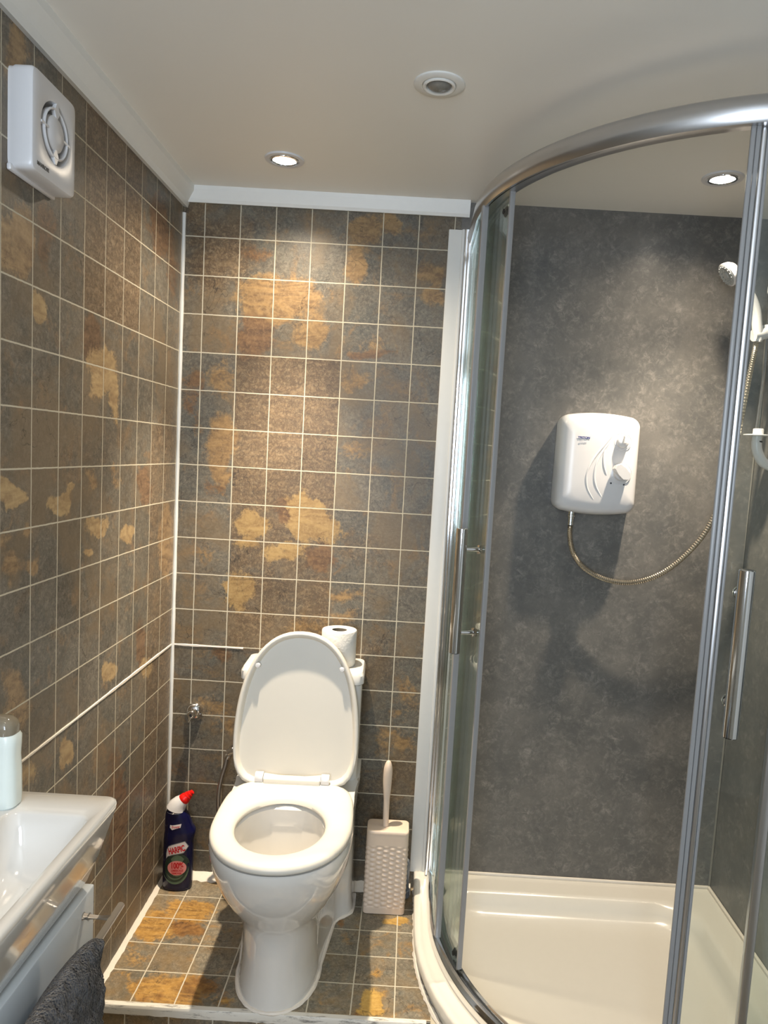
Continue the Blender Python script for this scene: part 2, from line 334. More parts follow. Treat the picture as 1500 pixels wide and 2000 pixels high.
M_CER = plain('white ceramic', srgb(214, 212, 207), .12, coat=.6, var=.01)
M_ACR = plain('white acrylic tray', srgb(216, 211, 200), .22, coat=.3, var=.015)
M_PLAS = plain('white plastic', srgb(212, 211, 212), .28, var=.01)
M_SEAT = plain('seat plastic', srgb(212, 208, 198), .42, var=.01)
M_CHR = plain('polished chrome', (.72, .73, .74, 1), .09, 1, var=.01)
M_ALU = plain('silver aluminium', (.60, .60, .61, 1), .28, 1, var=.02)
M_SATIN = plain('satin steel', (.5, .49, .48, 1), .3, 1, var=.03)
M_TRIMW = plain('white trim', srgb(226, 226, 222), .4, var=.02)
M_CAULK = plain('white caulk', srgb(226, 218, 206), .5, bump=.4, scale=90, var=.06)
M_WALLW = plain('white wall paint', srgb(222, 222, 218), .6, var=.02)
M_SEAL = plain('grey vinyl seal', srgb(146, 146, 146), .3, var=.03)
M_DARK = plain('black rubber', srgb(26, 26, 28), .5, var=.1)
M_BEIGE = plain('beige plastic', srgb(222, 202, 182), .38, var=.02)
M_NAVY = plain('navy plastic', srgb(14, 16, 58), .22, var=.05)
M_RED = plain('red plastic', srgb(214, 20, 14), .3, var=.04)
M_INKR = plain('red print', srgb(200, 20, 40), .4, var=.02)
M_INKW = plain('white print', srgb(232, 226, 226), .4, var=.02)
M_INKP = plain('pink print', srgb(232, 150, 150), .4, var=.03)
M_INKG = plain('green print', srgb(30, 56, 48), .4, var=.3, scale=120)
M_INKG2 = plain('pale green print', srgb(86, 112, 92), .4, var=.3, scale=120)
M_INKB = plain('blue print', srgb(40, 50, 120), .4, var=.02)
M_INKK = plain('dark print', srgb(60, 62, 66), .5, var=.02)
M_INKL = plain('light grey print', srgb(170, 178, 190), .5, var=.02)
M_GREYP = plain('grey pipe', srgb(120, 126, 134), .45, var=.04)
M_PAPER = plain('toilet paper', srgb(218, 216, 210), .85, bump=.6, scale=140, var=.03)
M_CARD = plain('cardboard', srgb(120, 112, 98), .9, var=.08)
M_WATER = plain('bowl water', srgb(226, 214, 200), .04, var=.02)
M_SLATE_B = slate_material('slate tiles back', 3.1)
M_SLATE_L = slate_material('slate tiles left', 8.4, gain=1.14, sat=.78)
M_SLATE_F = slate_material('slate tiles floor', 12.7, grout_w=.029, rough=.34, gain=1.5, sat=1.05)
M_PANEL = panel_material()
M_CEIL = ceiling_material()
M_GLASS = glass_material('shower glass')

# ------------------------------------------------------------ tiled surfaces
def stains_at(a, b_, L_):
    v1 = noise.noise_vector(Vector((a * 14, b_ * 14, 3.1))); v2 = noise.noise_vector(Vector((a * 45, b_ * 45, 7.7)))
    a += v1.x * .022 + v2.x * .008; b_ += v1.y * .022 + v2.y * .008
    r = {'o': 0, 'b': 0, 'd': 0, 'y': 0}
    for (cx, cy, ax, ay, bx, by, t, s) in L_:
        dx, dy = a - cx, b_ - cy
        det = ax * by - ay * bx
        if abs(det) < 1e-9: continue
        p = (dx * by - dy * bx) / det; q = (ax * dy - ay * dx) / det
        e = p * p + q * q
        if e > 4: continue
        v = s * math.exp(-max(0, e) ** 1.5 * .55)
        r[t] = max(r[t], v)
    return r
def tiled(bm, org, eu, ev, nu, nv, su, sv, uvf, stf, mi=0):
    """grid quad patch; uvf(a,b)->(u,v); stf(a,b)->stains"""
    uvl = bm.loops.layers.uv.get('UVMap') or bm.loops.layers.uv.new('UVMap')
    c1 = bm.loops.layers.float_color.get('stain') or bm.loops.layers.float_color.new('stain')
    c2 = bm.loops.layers.float_color.get('pale') or bm.loops.layers.float_color.new('pale')
    org, eu, ev = Vector(org), Vector(eu), Vector(ev)
    g = [[bm.verts.new(org + eu * (su * i / nu) + ev * (sv * j / nv)) for j in range(nv + 1)] for i in range(nu + 1)]
    cache = {}
    for i in range(nu):
        for j in range(nv):
            ids = ((i, j), (i + 1, j), (i + 1, j + 1), (i, j + 1))
            f = bm.faces.new([g[a][b_] for a, b_ in ids]); f.material_index = mi
            for lp, (a, b_) in zip(f.loops, ids):
                p = g[a][b_].co
                if (a, b_) not in cache: cache[(a, b_)] = (uvf(p), stf(p))
                uv_, st = cache[(a, b_)]
                lp[uvl].uv = uv_
                lp[c1] = (st['o'], st['b'], st['d'], 1); lp[c2] = (st['y'], 0, 0, 1)
X0, PW, PH = 0.0614, 0.1, 0.1065
ZR1 = 1.889
Y0 = 0.1102
def brown_back(p, st):
    x, z = p.x, p.z
    if .1614 < x < .4614 and ZR1 - 7 * PH < z < ZR1 - 3 * PH: st['d'] = max(st['d'], .75)
    if .1614 < x < .4614 and ZR1 - 11 * PH < z < ZR1 - 7 * PH: st['d'] = max(st['d'], .55)
    return st
def brown_left(p, st):
    y, z = p.y, p.z
    if -.6102 < y < -.3102 and z > ZR1 - 3 * PH: st['d'] = max(st['d'], .95)
    if y > -.21 and ZR1 - 5 * PH > z: st['d'] = max(st['d'], .5)
    return st

H = 2.2
bm = bmesh.new()
tiled(bm, (0, 0, -.15), (1, 0, 0), (0, 0, 1), 100, 260, .80, H + .15,
      lambda p: ((p.x - X0) / PW - 1 + 30, (p.z - ZR1) / PH + 3 + 40),
      lambda p: brown_back(p, stains_at(p.x, p.z, BACK)))
struct('wall_back', bm, M_SLATE_B, smooth=False)
bm = bmesh.new()
tiled(bm, (0, 0, -.15), (0, -1, 0), (0, 0, 1), 150, 260, 1.5, H + .15,
      lambda p: ((-p.y - Y0) / PW + 1 + 30, (p.z - ZR1) / PH + 3 + 40),
      lambda p: brown_left(p, stains_at(p.y, p.z, LEFT)))
tiled(bm, (0, -1.5, -.15), (0, -1, 0), (0, 0, 1), 20, 30, 1.5, H + .15,
      lambda p: ((-p.y - Y0) / PW + 1 + 30, (p.z - ZR1) / PH + 3 + 40),
      lambda p: {'o': .1, 'b': 0, 'd': .1, 'y': 0})
struct('wall_left', bm, M_SLATE_L, smooth=False)
# raised floor: slab with tiled top and riser, and the lower floor
FX0, FY0, FP = .0935, .1115, .1035
fuv = lambda p: ((p.x - FX0) / FP + 31, (-p.y - FY0) / FP + 30)
bm = bmesh.new()
tiled(bm, (0, 0, 0), (1, 0, 0), (0, -1, 0), 110, 74, .80, .529, fuv, lambda p: stains_at(p.x, p.y, FLOOR))
tiled(bm, (0, -.529, -.15), (1, 0, 0), (0, 0, 1), 60, 6, .80, .15, lambda p: ((p.x - FX0) / FP + 33.1, (p.z) / FP + 30.02), lambda p: {'o': .25 if p.x < .2 else .1, 'b': 0, 'd': .3, 'y': 0})
tiled(bm, (0, -.529, -.15), (1, 0, 0), (0, -1, 0), 10, 10, 1.75, 2.5, lambda p: ((p.x - FX0) / FP + 30, (-p.y) / FP + 30), lambda p: {'o': .2, 'b': 0, 'd': .2, 'y': 0})
box(bm, .80, 1.70, -.96, 0, -.15, -.001)
struct('floor', bm, M_SLATE_F, smooth=False)
bm = bmesh.new(); box(bm, -.02, 1.76, -3.02, .06, CEIL, CEIL + .06)
struct('ceiling', bm, M_CEIL, smooth=False)
# grey shower panelling: back part and right wall
bm = bmesh.new(); box(bm, .78, 1.70, -.003, .06, -.15, CEIL + .01)
box(bm, 1.657, 1.72, -1.02, .0, -.15, CEIL + .01)
struct('wall_right', bm, M_PANEL, smooth=False)
bm = bmesh.new(); box(bm, 1.662, 1.72, -3.02, -1.0, -.15, CEIL + .01)
struct('wall_right', bm, M_WALLW, smooth=False)
# wall behind the camera with its window
bm = bmesh.new()
box(bm, -.02, .18, -3.06, -3.0, -.15, CEIL); box(bm, .74, 1.72, -3.06, -3.0, -.15, CEIL)
box(bm, .18, .74, -3.06, -3.0, -.15, .8); box(bm, .18, .74, -3.06, -3.0, 1.9, CEIL)
struct('wall_front', bm, M_WALLW, smooth=False)
bm = bmesh.new()
for a in ((.18, .21, .8, 1.9), (.71, .74, .8, 1.9), (.21, .71, .8, .84), (.21, .71, 1.86, 1.9)):
    box(bm, a[0], a[1], -3.05, -3.015, a[2], a[3], .003)
struct('window_1', bm, M_TRIMW)

# trims: coving, corner strip, caulk
def sweep_y(bm, prof, y0, y1):   # prof (x,z) extruded along y
    loft(bm, [[Vector((x, y, z)) for x, z in prof] for y in (y0, y1)])
bm = bmesh.new()
pr_ = [(0, CEIL - .052), (.012, CEIL - .055), (.016, CEIL - .04), (.034, CEIL - .014), (.036, CEIL), (0, CEIL)]
sweep_y(bm, pr_, -3.0, 0)
struct('trim_1', bm, M_TRIMW, smooth=False)
bm = bmesh.new()
pb_ = [(0, CEIL - .040), (-.010, CEIL - .042), (-.014, CEIL - .034), (-.022, CEIL - .010), (-.024, CEIL), (0, CEIL)]
loft(bm, [[Vector((x, y, z)) for y, z in pb_] for x in (.0, .80)])
struct('trim_2', bm, M_TRIMW, smooth=False)
bm = bmesh.new()
tube(bm, [(.004, -.004, z / 20) for z in range(0, 40)], [.0052 + .0006 * math.sin(z * 2.1) for z in range(0, 40)], 8)
struct('trim_3', bm, M_TRIMW)
# vertical white strip where tiles meet the shower panel
bm = bmesh.new(); box(bm, .745, .790, -.007, .003, .055, 1.945, .002); box(bm, .782, .790, -.014, -.006, .055, 1.945, .002)
struct('trim_4', bm, M_TRIMW)
def bead(bm, pts, w, h, jit):
    rs = []
    for i, (x, y, z, nx, ny) in enumerate(pts):
        ww = w * (1 + random.uniform(-jit, jit)); hh = h * (1 + random.uniform(-jit, jit))
        n_ = Vector((nx, ny, 0)); p = Vector((x, y, z))
        rs.append([p - n_ * .002, p + Vector((0, 0, hh)), p + n_ * ww * .5 + Vector((0, 0, hh * .45)), p + n_ * ww + Vector((0, 0, .0005)), p - n_ * .002 - Vector((0, 0, .002))])
    loft(bm, rs)
bm = bmesh.new(); bead(bm, [(0, -i * .528 / 40, 0, 1, 0) for i in range(41)], .012, .009, .14)
struct('trim_5', bm, M_CAULK)
bm = bmesh.new(); bead(bm, [(i * .75 / 50, 0, 0, 0, -1) for i in range(51)], .036, .012, .15)
struct('trim_6', bm, M_CAULK)
# thick grout band between two courses
ZB = ZR1 - 11 * PH - .0023
bm = bmesh.new()
def band(bm, pts, nrm, w0):
    rs = []
    for i, p in enumerate(pts):
        w_ = w0[i] * (1 + random.uniform(-.25, .25)); n_ = Vector(nrm); p = Vector(p)
        rs.append([p + Vector((0, 0, w_)) - n_ * .001, p + Vector((0, 0, w_ * .6)) + n_ * .0018, p - Vector((0, 0, w_ * .6)) + (n_ * .0018), p - Vector((0, 0, w_)) - n_ * .001])
    loft(bm, rs)
band(bm, [(0, -i * .02, ZB) for i in range(0, 60)], (1, 0, 0), [.003 + .0022 * max(0, math.sin(i * .12)) for i in range(60)])
band(bm, [(i * .0125, 0, ZB) for i in range(0, 18)], (0, -1, 0), [.0024 + .0016 * max(0, math.sin(i * .4)) for i in range(18)])
struct('trim_7', bm, M_CAULK)
# scuffed edging on the step nose
m, nt, b = mat_new('scuffed metal edging'); N = nt.nodes
tc = N.new('ShaderNodeTexCoord'); mp = N.new('ShaderNodeMapping'); mp.inputs['Scale'].default_value = (9, 60, 60)
nz = N.new('ShaderNodeTexNoise'); nz.inputs['Scale'].default_value = 1.4; nz.inputs['Detail'].default_value = 8; nz.inputs['Roughness'].default_value = .75
nt.links.new(tc.outputs['Object'], mp.inputs[0]); nt.links.new(mp.outputs[0], nz.inputs['Vector'])
mr = N.new('ShaderNodeMapRange'); mr.inputs[1].default_value = .36; mr.inputs[2].default_value = .47; nt.links.new(nz.outputs['Fac'], mr.inputs[0])
nt.links.new(mixc(nt, mr.outputs[0], srgb(96, 94, 90), srgb(214, 210, 200)), b.inputs['Base Color']); b.inputs['Roughness'].default_value = .45
M_NOSE = m
bm = bmesh.new()
n = 60
loft(bm, [[Vector((i * .79 / n, -.527, .0015)), Vector((i * .79 / n, -.5375 - random.uniform(0, .001), .0012)), Vector((i * .79 / n, -.541, -.004)), Vector((i * .79 / n, -.541, -.019 - random.uniform(0, .002))), Vector((i * .79 / n, -.527, -.02))] for i in range(n + 1)])
struct('trim_8', bm, M_NOSE)
# short caulk line up the shower's inner corner
bm = bmesh.new(); tube(bm, [(1.656, -.004, .06), (1.655, -.005, CEIL)], .0045, 8)
struct('trim_9', bm, plain('grey silicone', srgb(150, 148, 142), .5))

# ------------------------------------------------------------ toilet
def egg(yb, yf, hw, hb, z, n=48, pw=2.3, yc=None):
    """closed outline: back edge at yb (half width hb), widest hw, front yf; y negative is front"""
    if yc is None: yc = yf + (yb - yf) * .46
    out = []
    for k in range(n):
        a = 2 * PI * k / n       # 0 = front
        s, c = math.sin(a), math.cos(a)
        if c >= 0:
            x = hw * math.copysign(abs(s) ** (2 / 2.15), s); y = yc + (yf - yc) * abs(c) ** (2 / 2.15)
        else:
            t = abs(c) ** .5
            x = (hw + (hb - hw) * min(1, abs(c) * 1.25) ** 1.3) * math.copysign(abs(s) ** (2 / 7.0), s)
            y = yc + (yb - yc) * abs(c) ** (2 / 7.0)
        out.append(Vector((x, y, z)))
    return out
TW = thing('toilet', 'white ceramic toilet with its lid raised against the cistern', 'toilet', (.409, -.008, 0), R_(1.6))
bm = bmesh.new()
rings = []
# z, yf, hw(front), yb, hb(back)
for z, yf, hw, hb, yc in ((0, -.528, .100, .172, -.36), (.012, -.528, .101, .172, -.36), (.03, -.522, .096, .168, -.36), (.08, -.519, .093, .166, -.36),
                      (.15, -.520, .094, .165, -.36), (.19, -.526, .101, .164, -.37), (.215, -.540, .113, .163, -.38), (.25, -.568, .134, .163, -.39), (.29, -.596, .150, .163, -.40),
                      (.33, -.617, .162, .167, -.41), (.37, -.629, .168, .171, -.42), (.392, -.634, .170, .173, -.42), (.400, -.632, .168, .171, -.42)):
    # back block: y from 0 to -.14, then egg
    rings.append((z, yf, hw, hb, yc))
def body_ring(z, yf, hw, hb, yc, n=64):
    out = []
    side = [(hb, 0), (hb, -.05), (hb, -.10), (hb - .001, -.125), (hb - .006, -.14)]
    q = hw * .97
    y2 = -.20 + (-.03 if hw > .13 else 0)
    if z < .2:
        k_ = max(0, min(1, (.2 - z) / .05))
        q = hw * .97 + (.126 - hw * .97) * k_ * .8
    blend = [(hb + (q - hb) * t, -.14 + (y2 + .14) * s_) for t, s_ in ((.25, .18), (.5, .35), (.75, .55), (.92, .8))]
    fr = []
    m = 20
    for k in range(m + 1):
        a = PI / 2 * k / m
        fr.append((hw * math.cos(a) ** (2 / 2.2) if k < m else 0, yc + (yf - yc) * math.sin(a) ** (2 / 2.2)))
    mid = [(q, y2), ((q + hw) / 2 * .995, (y2 + yc) / 2)]
    R = side + blend + mid + fr
    R = [Vector((x, y, z)) for x, y in R]
    Lf = [Vector((-p.x, p.y, p.z)) for p in reversed(R[:-1])]
    return R + Lf
vr = [body_ring(*r) for r in rings]
N_ = len(vr[0])
# hole: match the ring points by angle about the bowl centre
HC = Vector((-.004, -.443, 0))
def hole_ring(sx, sy, z, dy=0):
    out = []
    for p in vr[-1]:
        a = math.atan2(p.x - HC.x, -(p.y - HC.y))
        out.append(Vector((HC.x + sx * math.sin(a), HC.y + dy - sy * math.cos(a), z)))
    return out
inner = [hole_ring(.118, .135, .400), hole_ring(.110, .127, .394), hole_ring(.112, .130, .375), hole_ring(.110, .128, .35), hole_ring(.100, .115, .31), hole_ring(.085, .095, .27, .01), hole_ring(.062, .068, .235, .02), hole_ring(.045, .05, .22, .025), hole_ring(.03, .03, .20, .03)]
loft(bm, vr + inner, True, True)
# shelf behind the bowl under the lid hinge
obj('bowl', bm, M_CER, TW, angle=50)
bm = bmesh.new(); lathe(bm, [(.0, .2375), (.058, .2375)], (HC.x, HC.y + .02, 0), n=32, cap=False)
obj('water', bm, M_WATER, TW)
# cistern
bm = bmesh.new()
loft(bm, [[Vector((x, y, z)) for x, y in rrect(hw, .075, .02, 6, 0, -.076)] for hw, z in ((.158, .398), (.163, .402), (.164, .44), (.165, .66), (.165, .672))])
obj('cistern', bm, M_CER, TW)
bm = bmesh.new()
loft(bm, [[Vector((x, y, z)) for x, y in rrect(hw, hh, .024, 6, 0, -.079)] for hw, hh, z in ((.166, .077, .6725), (.170, .081, .677), (.170, .081, .700), (.165, .076, .708), (.15, .06, .711))])
obj('cistern_lid', bm, M_CER, TW)
# raised shoulder between bowl and cistern
# seat ring
def seat_out(t):  # half width at distance t from hinge (total .418)
    pts = [(0, .118), (.01, .130), (.03, .149), (.055, .158), (.09, .164), (.15, .1675), (.21, .168), (.27, .160), (.32, .142), (.36, .112), (.39, .078), (.408, .045), (.418, .0)]
    for (a, b_), (c, d) in zip(pts, pts[1:]):
        if a <= t <= c:
            return b_ + (d - b_) * (t - a) / (c - a)
    return 0
SL = .418
def seat_ring(inset, n=72, lid=False):
    """outline in (x, t): t distance from hinge; resampled by angle about the centre"""
    raw = []
    ts = [0, .01, .02, .035, .05, .07, .09, .12, .15, .18, .21, .24, .27, .295, .32, .34, .36, .375, .39, .40, .408, .414, .417, .418]
    for t in ts: raw.append((max(0, seat_out(t)), t))
    def front(t):  # smooth nose: ellipse beyond .22
        if lid:
            base_ = [(0, .122), (.008, .138), (.022, .153), (.045, .163), (.075, .1675), (.11, .169)]
            if t >= .11: return .169 * max(0, 1 - ((t - .11) / .308) ** 2.3) ** (1 / 2.35)
            for (a, b_), (c, d) in zip(base_, base_[1:]):
                if a <= t <= c: return b_ + (d - b_) * (t - a) / (c - a)
        if t > .21: return .168 * max(0, 1 - ((t - .21) / .208) ** 2.15) ** (1 / 2.15)
        return seat_out(t)
    raw = [(front(t), t) for t in ts]
    full = raw + [(-x, t) for x, t in reversed(raw[:-1])] 
    c = Vector((0, .21))
    out = []
    # ray cast by angle
    for k in range(n):
        a = 2 * PI * k / n; d = Vector((math.sin(a), -math.cos(a)))
        best = None
        m = len(full)
        for i in range(m):
            p = Vector(full[i]); q = Vector(full[(i + 1) % m]); e = q - p
            den = d.x * e.y - d.y * e.x
            if abs(den) < 1e-12: continue
            w_ = p - c
            s_ = (w_.x * e.y - w_.y * e.x) / den; u_ = (w_.x * d.y - w_.y * d.x) / den
            if s_ > 0 and -1e-6 <= u_ <= 1 + 1e-6: best = s_ if best is None else max(best, s_)
        best = (best or .1) - inset
        out.append((c.x + d.x * best, c.y + d.y * best))
    return out
def smooth_loop(L_, k=2):
    for _ in range(k):
        L_ = [((L_[i - 1][0] + 2 * L_[i][0] + L_[(i + 1) % len(L_)][0]) / 4, (L_[i - 1][1] + 2 * L_[i][1] + L_[(i + 1) % len(L_)][1]) / 4) for i in range(len(L_))]
    return L_
def hole_pts(sx, sy, n=72, c=(-0.004, .221)):
    return [(c[0] + sx * math.sin(2 * PI * k / n), c[1] - sy * math.cos(2 * PI * k / n)) for k in range(n)]
HY = -.222
bm = bmesh.new()
def seat3(pts, z): return [Vector((x, HY - t, z)) for x, t in pts]
so = [smooth_loop(seat_ring(i)) for i in (.006, .001, 0, .003, .010, .018)]
rs = [seat3(so[0], .404), seat3(so[1], .407), seat3(so[2], .413), seat3(so[3], .420), seat3(so[4], .4235), seat3(so[5], .4245),
      seat3(hole_pts(.126, .149), .4235), seat3(hole_pts(.115, .138), .420), seat3(hole_pts(.108, .130), .414), seat3(hole_pts(.106, .127), .407), seat3(hole_pts(.108, .130), .404)]
vr2 = loft(bm, rs, False, False)
for k in range(72):
    bm.faces.new((vr2[-1][k], vr2[-1][(k + 1) % 72], vr2[0][(k + 1) % 72], vr2[0][k]))
obj('seat', bm, M_SEAT, TW, angle=60)
# raised lid: pivot at hinge, leaning back a little
LA = R_(97.4)
def lid3(pts, off):
    out = []
    for x, t in pts:
        y = -.207; z = .404
        # along the lid: (0, sin, cos) ; off = towards camera (inner face)
        dy = t * math.cos(PI - LA) * 1.0; dz = t * math.sin(LA)
        out.append(Vector((x - .004, y + dy - off * math.sin(LA), z + dz + off * math.cos(PI - LA) * 1.0)))
    return out
lo = [smooth_loop(seat_ring(i, lid=True)) for i in (.004, 0, 0, .003, .010, .013, .018)]
bm = bmesh.new()
loft(bm, [lid3(lo[0], -.008), lid3(lo[1], -.004), lid3(lo[2], .013), lid3(lo[3], .0175), lid3(lo[4], .0175), lid3(lo[5], .013), lid3(lo[6], .0)])
LID = obj('lid', bm, M_SEAT, TW, angle=60)
for sx in (-.114, .114):
    bm = bmesh.new()
    c = lid3([(sx, .322)], .0)[0]
    lathe(bm, [(.0068, 0), (.0074, .013), (.006, .018), (.0, .0185)], c, (0, -1, .13), 16)
    obj('bumper', bm, M_PLAS, LID)
for sx in (-.094, .082):
    bm = bmesh.new()
    lathe(bm, [(.0145, 0), (.0155, .002), (.0155, .020), (.0145, .022)], (sx - .011, -.226, .432), (1, 0, 0), 24)
    box(bm, sx - .010, sx + .010, -.224, -.190, .400, .420, .004)
    obj('hinge', bm, M_PLAS, TW)
bm = bmesh.new()
tube(bm, [(-.082, -.226, .432), (.070, -.226, .432)], .0125, 20); box(bm, -.082, .070, -.246, -.214, .410, .438, .006)
obj('hinge_bar', bm, M_SEAT, TW)
# caulk line round the foot
bm = bmesh.new()
fr_ = [Vector((p.x * 1.0, p.y, .002)) for p in body_ring(0, -.530, .103, .174, -.36)]
fr_ = [p for p in fr_ if p.y < -.02]
tube(bm, fr_, [.0045 + random.uniform(-.001, .0012) for _ in fr_], 6)
obj('caulk_line', bm, M_CAULK, TW)

# toilet roll on the cistern
TR = thing('toilet_roll', 'white toilet paper roll standing on the cistern behind the raised lid', 'toilet roll', (.503, -.088, .7115))
bm = bmesh.new()
n = 48
def ring(r, z): return [Vector((r * math.cos(2 * PI * k / n) * (1 + .006 * math.sin(3 * 2 * PI * k / n)), r * math.sin(2 * PI * k / n), z)) for k in range(n)]
vr3 = loft(bm, [ring(.0215, 0), ring(.048, 0), ring(.0495, .003), ring(.0492, .05), ring(.0495, .097), ring(.048, .1), ring(.0215, .0995)], False, False)
for k in range(n): bm.faces.new((vr3[-1][k], vr3[-1][(k + 1) % n], vr3[0][(k + 1) % n], vr3[0][k]))
obj('paper', bm, M_PAPER, TR)
bm = bmesh.new()
loft(bm, [ring(.0212, .0), ring(.0212, .098)], False, False); loft(bm, [ring(.0202, .098), ring(.0202, 0)], False, False)
obj('cardboard_core', bm, M_CARD, TR)

# isolation valve on the back wall
V = thing('stop_valve', 'small chrome stop valve on the back wall above the cleaner bottle', 'valve', (.0745, 0, .516))
bm = bmesh.new(); lathe(bm, [(.025, 0), (.025, .004), (.019, .012), (.010, .015)], (0, 0, 0), (0, -1, 0), 28); obj('escutcheon', bm, M_CHR, V)
bm = bmesh.new(); lathe(bm, [(.0085, .008), (.0085, .022), (.0135, .023), (.0135, .036), (.011, .040), (.0, .041)], (0, 0, 0), (0, -1, 0), 20)
tube(bm, [(0, -.026, 0), (-.004, -.028, -.014)], .0075, 14); obj('valve_body', bm, M_CHR, V)
bm = bmesh.new(); tube(bm, [(.004, -.034, .006), (.0, -.040, -.006), (-.006, -.043, -.02)], [.006, .0055, .003], 12); obj('valve_lever', bm, M_CHR, V)
bm = bmesh.new(); lathe(bm, [(.0035, 0), (.0035, .0006), (0, .0006)], (-.001, -.0415, .001), (0, -1, 0), 12); obj('screw_slot', bm, M_DARK, V)
# supply hose into the cistern
HS = thing('fill_hose', 'braided steel water hose beside the toilet, curving down from the cistern', 'hose', (.214, -.055, .425))
bm = bmesh.new()
lathe(bm, [(.011, 0), (.011, .012), (.0145, .013), (.0145, .022), (.011, .023), (.012, .034)], (-.022, -.0, -.010), (.8, 0, .55), 20)
lathe(bm, [(.008, -.014), (.0095, -.012), (.0095, -.002), (.007, 0)], (-.020, .0, -.014), (.4, 0, .9), 18)
obj('hose_nut', bm, M_CHR, HS, angle=30)
bm = bmesh.new()
pth = smoothpath([(-.026, 0, -.026), (-.030, -.001, -.05), (-.040, -.003, -.09), (-.045, -.005, -.14), (-.042, -.004, -.20), (-.03, 0, -.26), (-.015, .005, -.33), (-.01, .02, -.40)], 10)
tube(bm, pth, [.0062 + .0004 * (i % 2) for i in range(len(pth))], 10)
obj('hose_pipe', bm, M_SATIN, HS)

# ------------------------------------------------------------ cleaner bottle
BO = thing('cleaner_bottle', 'dark blue toilet cleaner bottle with red cap in the corner left of the toilet', 'bottle', (.0575, -.066, .0), R_(4))
def bsec(z):
    S = [(0, .038, .024, 0), (.004, .042, .0275, 0), (.02, .043, .028, 0), (.10, .0435, .0285, 0), (.150, .0435, .0285, .0005), (.168, .045, .0285, .003), (.180, .0445, .028, .004), (.190, .041, .027, .000), (.205, .038, .026, -.003), (.222, .034, .025, -.006), (.234, .030, .0235, -.009), (.240, .025, .021, -.010)]
    for a, b_ in zip(S, S[1:]):
        if a[0] <= z <= b_[0]:
            t = (z - a[0]) / (b_[0] - a[0]); t2 = t
            return [a[i] + (b_[i] - a[i]) * t2 for i in range(4)]
    return list(S[-1])
bm = bmesh.new()
zs = [0, .002, .004, .01, .02, .04, .06, .08, .10, .12, .14, .15, .158, .166, .172, .178, .184, .190, .198, .206, .214, .222, .229, .236, .240]
def bring(z):
    _, a, b_, cx = bsec(z)
    return [Vector((cx + a * math.copysign(abs(math.cos(2 * PI * k / 48)) ** (2 / 2.5), math.cos(2 * PI * k / 48)), b_ * math.copysign(abs(math.sin(2 * PI * k / 48)) ** (2 / 2.5), math.sin(2 * PI * k / 48)), z)) for k in range(48)]
loft(bm, [bring(z) for z in zs]); obj('bottle_body', bm, M_NAVY, BO, angle=60)
def bw(x, z, eps=.0006):
    _, a, b_, cx = bsec(max(0, min(.24, z)))
    t = min(.985, abs((x - cx) / a))
    return Vector((x, -b_ * (1 - t ** 2.5) ** (1 / 2.5) - eps, z))
def decal(name, pts, mat, eps=.0006, parent=BO, wrap=None):
    wrap = wrap or bw
    bm = bmesh.new(); f = bm.faces.new([bm.verts.new((x, z, 0)) for x, z in pts])
    bmesh.ops.triangulate(bm, faces=[f])
    for _ in range(3): bmesh.ops.subdivide_edges(bm, edges=[e for e in bm.edges if e.calc_length() > .004], cuts=1)
    bmesh.ops.triangulate(bm, faces=bm.faces)
    for v in bm.verts: v.co = wrap(v.co.x, v.co.y, eps)
    return obj(name, bm, mat, parent)
def ell(cx, cz, rx, rz, n=28, rot=0, a0=0, a1=2 * PI):
    o_ = []
    for k in range(n):
        a = a0 + (a1 - a0) * k / (n if abs(a1 - a0 - 2 * PI) < 1e-6 else n - 1); x, z = rx * math.cos(a), rz * math.sin(a)
        o_.append((cx + x * math.cos(rot) - z * math.sin(rot), cz + x * math.sin(rot) + z * math.cos(rot)))
    return o_
decal('label_patch', ell(.002, .074, .036, .046, 40, R_(-8)), M_INKG, .0004)
def arc_band(cx, cz, r0, r1, asp, a0, a1, n=20):
    o_ = [(cx + r1 * math.cos(R_(a0 + (a1 - a0) * k / n)), cz + asp * r1 * math.sin(R_(a0 + (a1 - a0) * k / n))) for k in range(n + 1)]
    i_ = [(cx + (r0 + (r1 - r0) * .9 * abs(2 * k / n - 1) ** 2) * math.cos(R_(a0 + (a1 - a0) * k / n)), cz + asp * (r0 + (r1 - r0) * .9 * abs(2 * k / n - 1) ** 2) * math.sin(R_(a0 + (a1 - a0) * k / n))) for k in range(n, -1, -1)]
    return o_ + i_[1:-1]
decal('label_swoosh', arc_band(-.002, .066, .031, .037, 1.15, 195, 375), M_INKG2, .0007)
decal('label_swoosh', arc_band(-.002, .062, .020, .025, 1.0, 190, 340), M_INKG2, .0007)
decal('label_splash', [(.004 + (.024 if k % 2 else .015) * math.cos(2 * PI * k / 28), .080 + (.034 if k % 2 else .022) * math.sin(2 * PI * k / 28)) for k in range(28)], M_INKG2, .0007)
def badge(i):
    return [(-.030 + i, .098 + i * 2.2), (-.024, .107 + i), (-.010, .113 + i), (.006, .1165 + i), (.021, .119 + i), (.035 - i, .139), (.024, .157 - i), (.006, .152 - i), (-.012, .146 - i), (-.022, .141 - i), (-.028 + i, .130), (-.030 + i, .116)]
decal('label_badge', badge(0), M_GREYP, .0010)
decal('label_badge', badge(.0022), M_INKW, .0013)
decal('label_glow', ell(.003, .074, .027, .0225, 30), M_INKP, .0011)
decal('label_badge', [(-.020, .204), (-.021, .196), (-.014, .189), (-.004, .193), (.010, .197), (.012, .208), (-.004, .205), (-.014, .203)], M_INKW, .0008)
def wt(cx, cz, rot, eps):
    def f(x, y):
        return bw(cx + x * math.cos(rot) - y * math.sin(rot), cz + x * math.sin(rot) + y * math.cos(rot), eps)
    return f
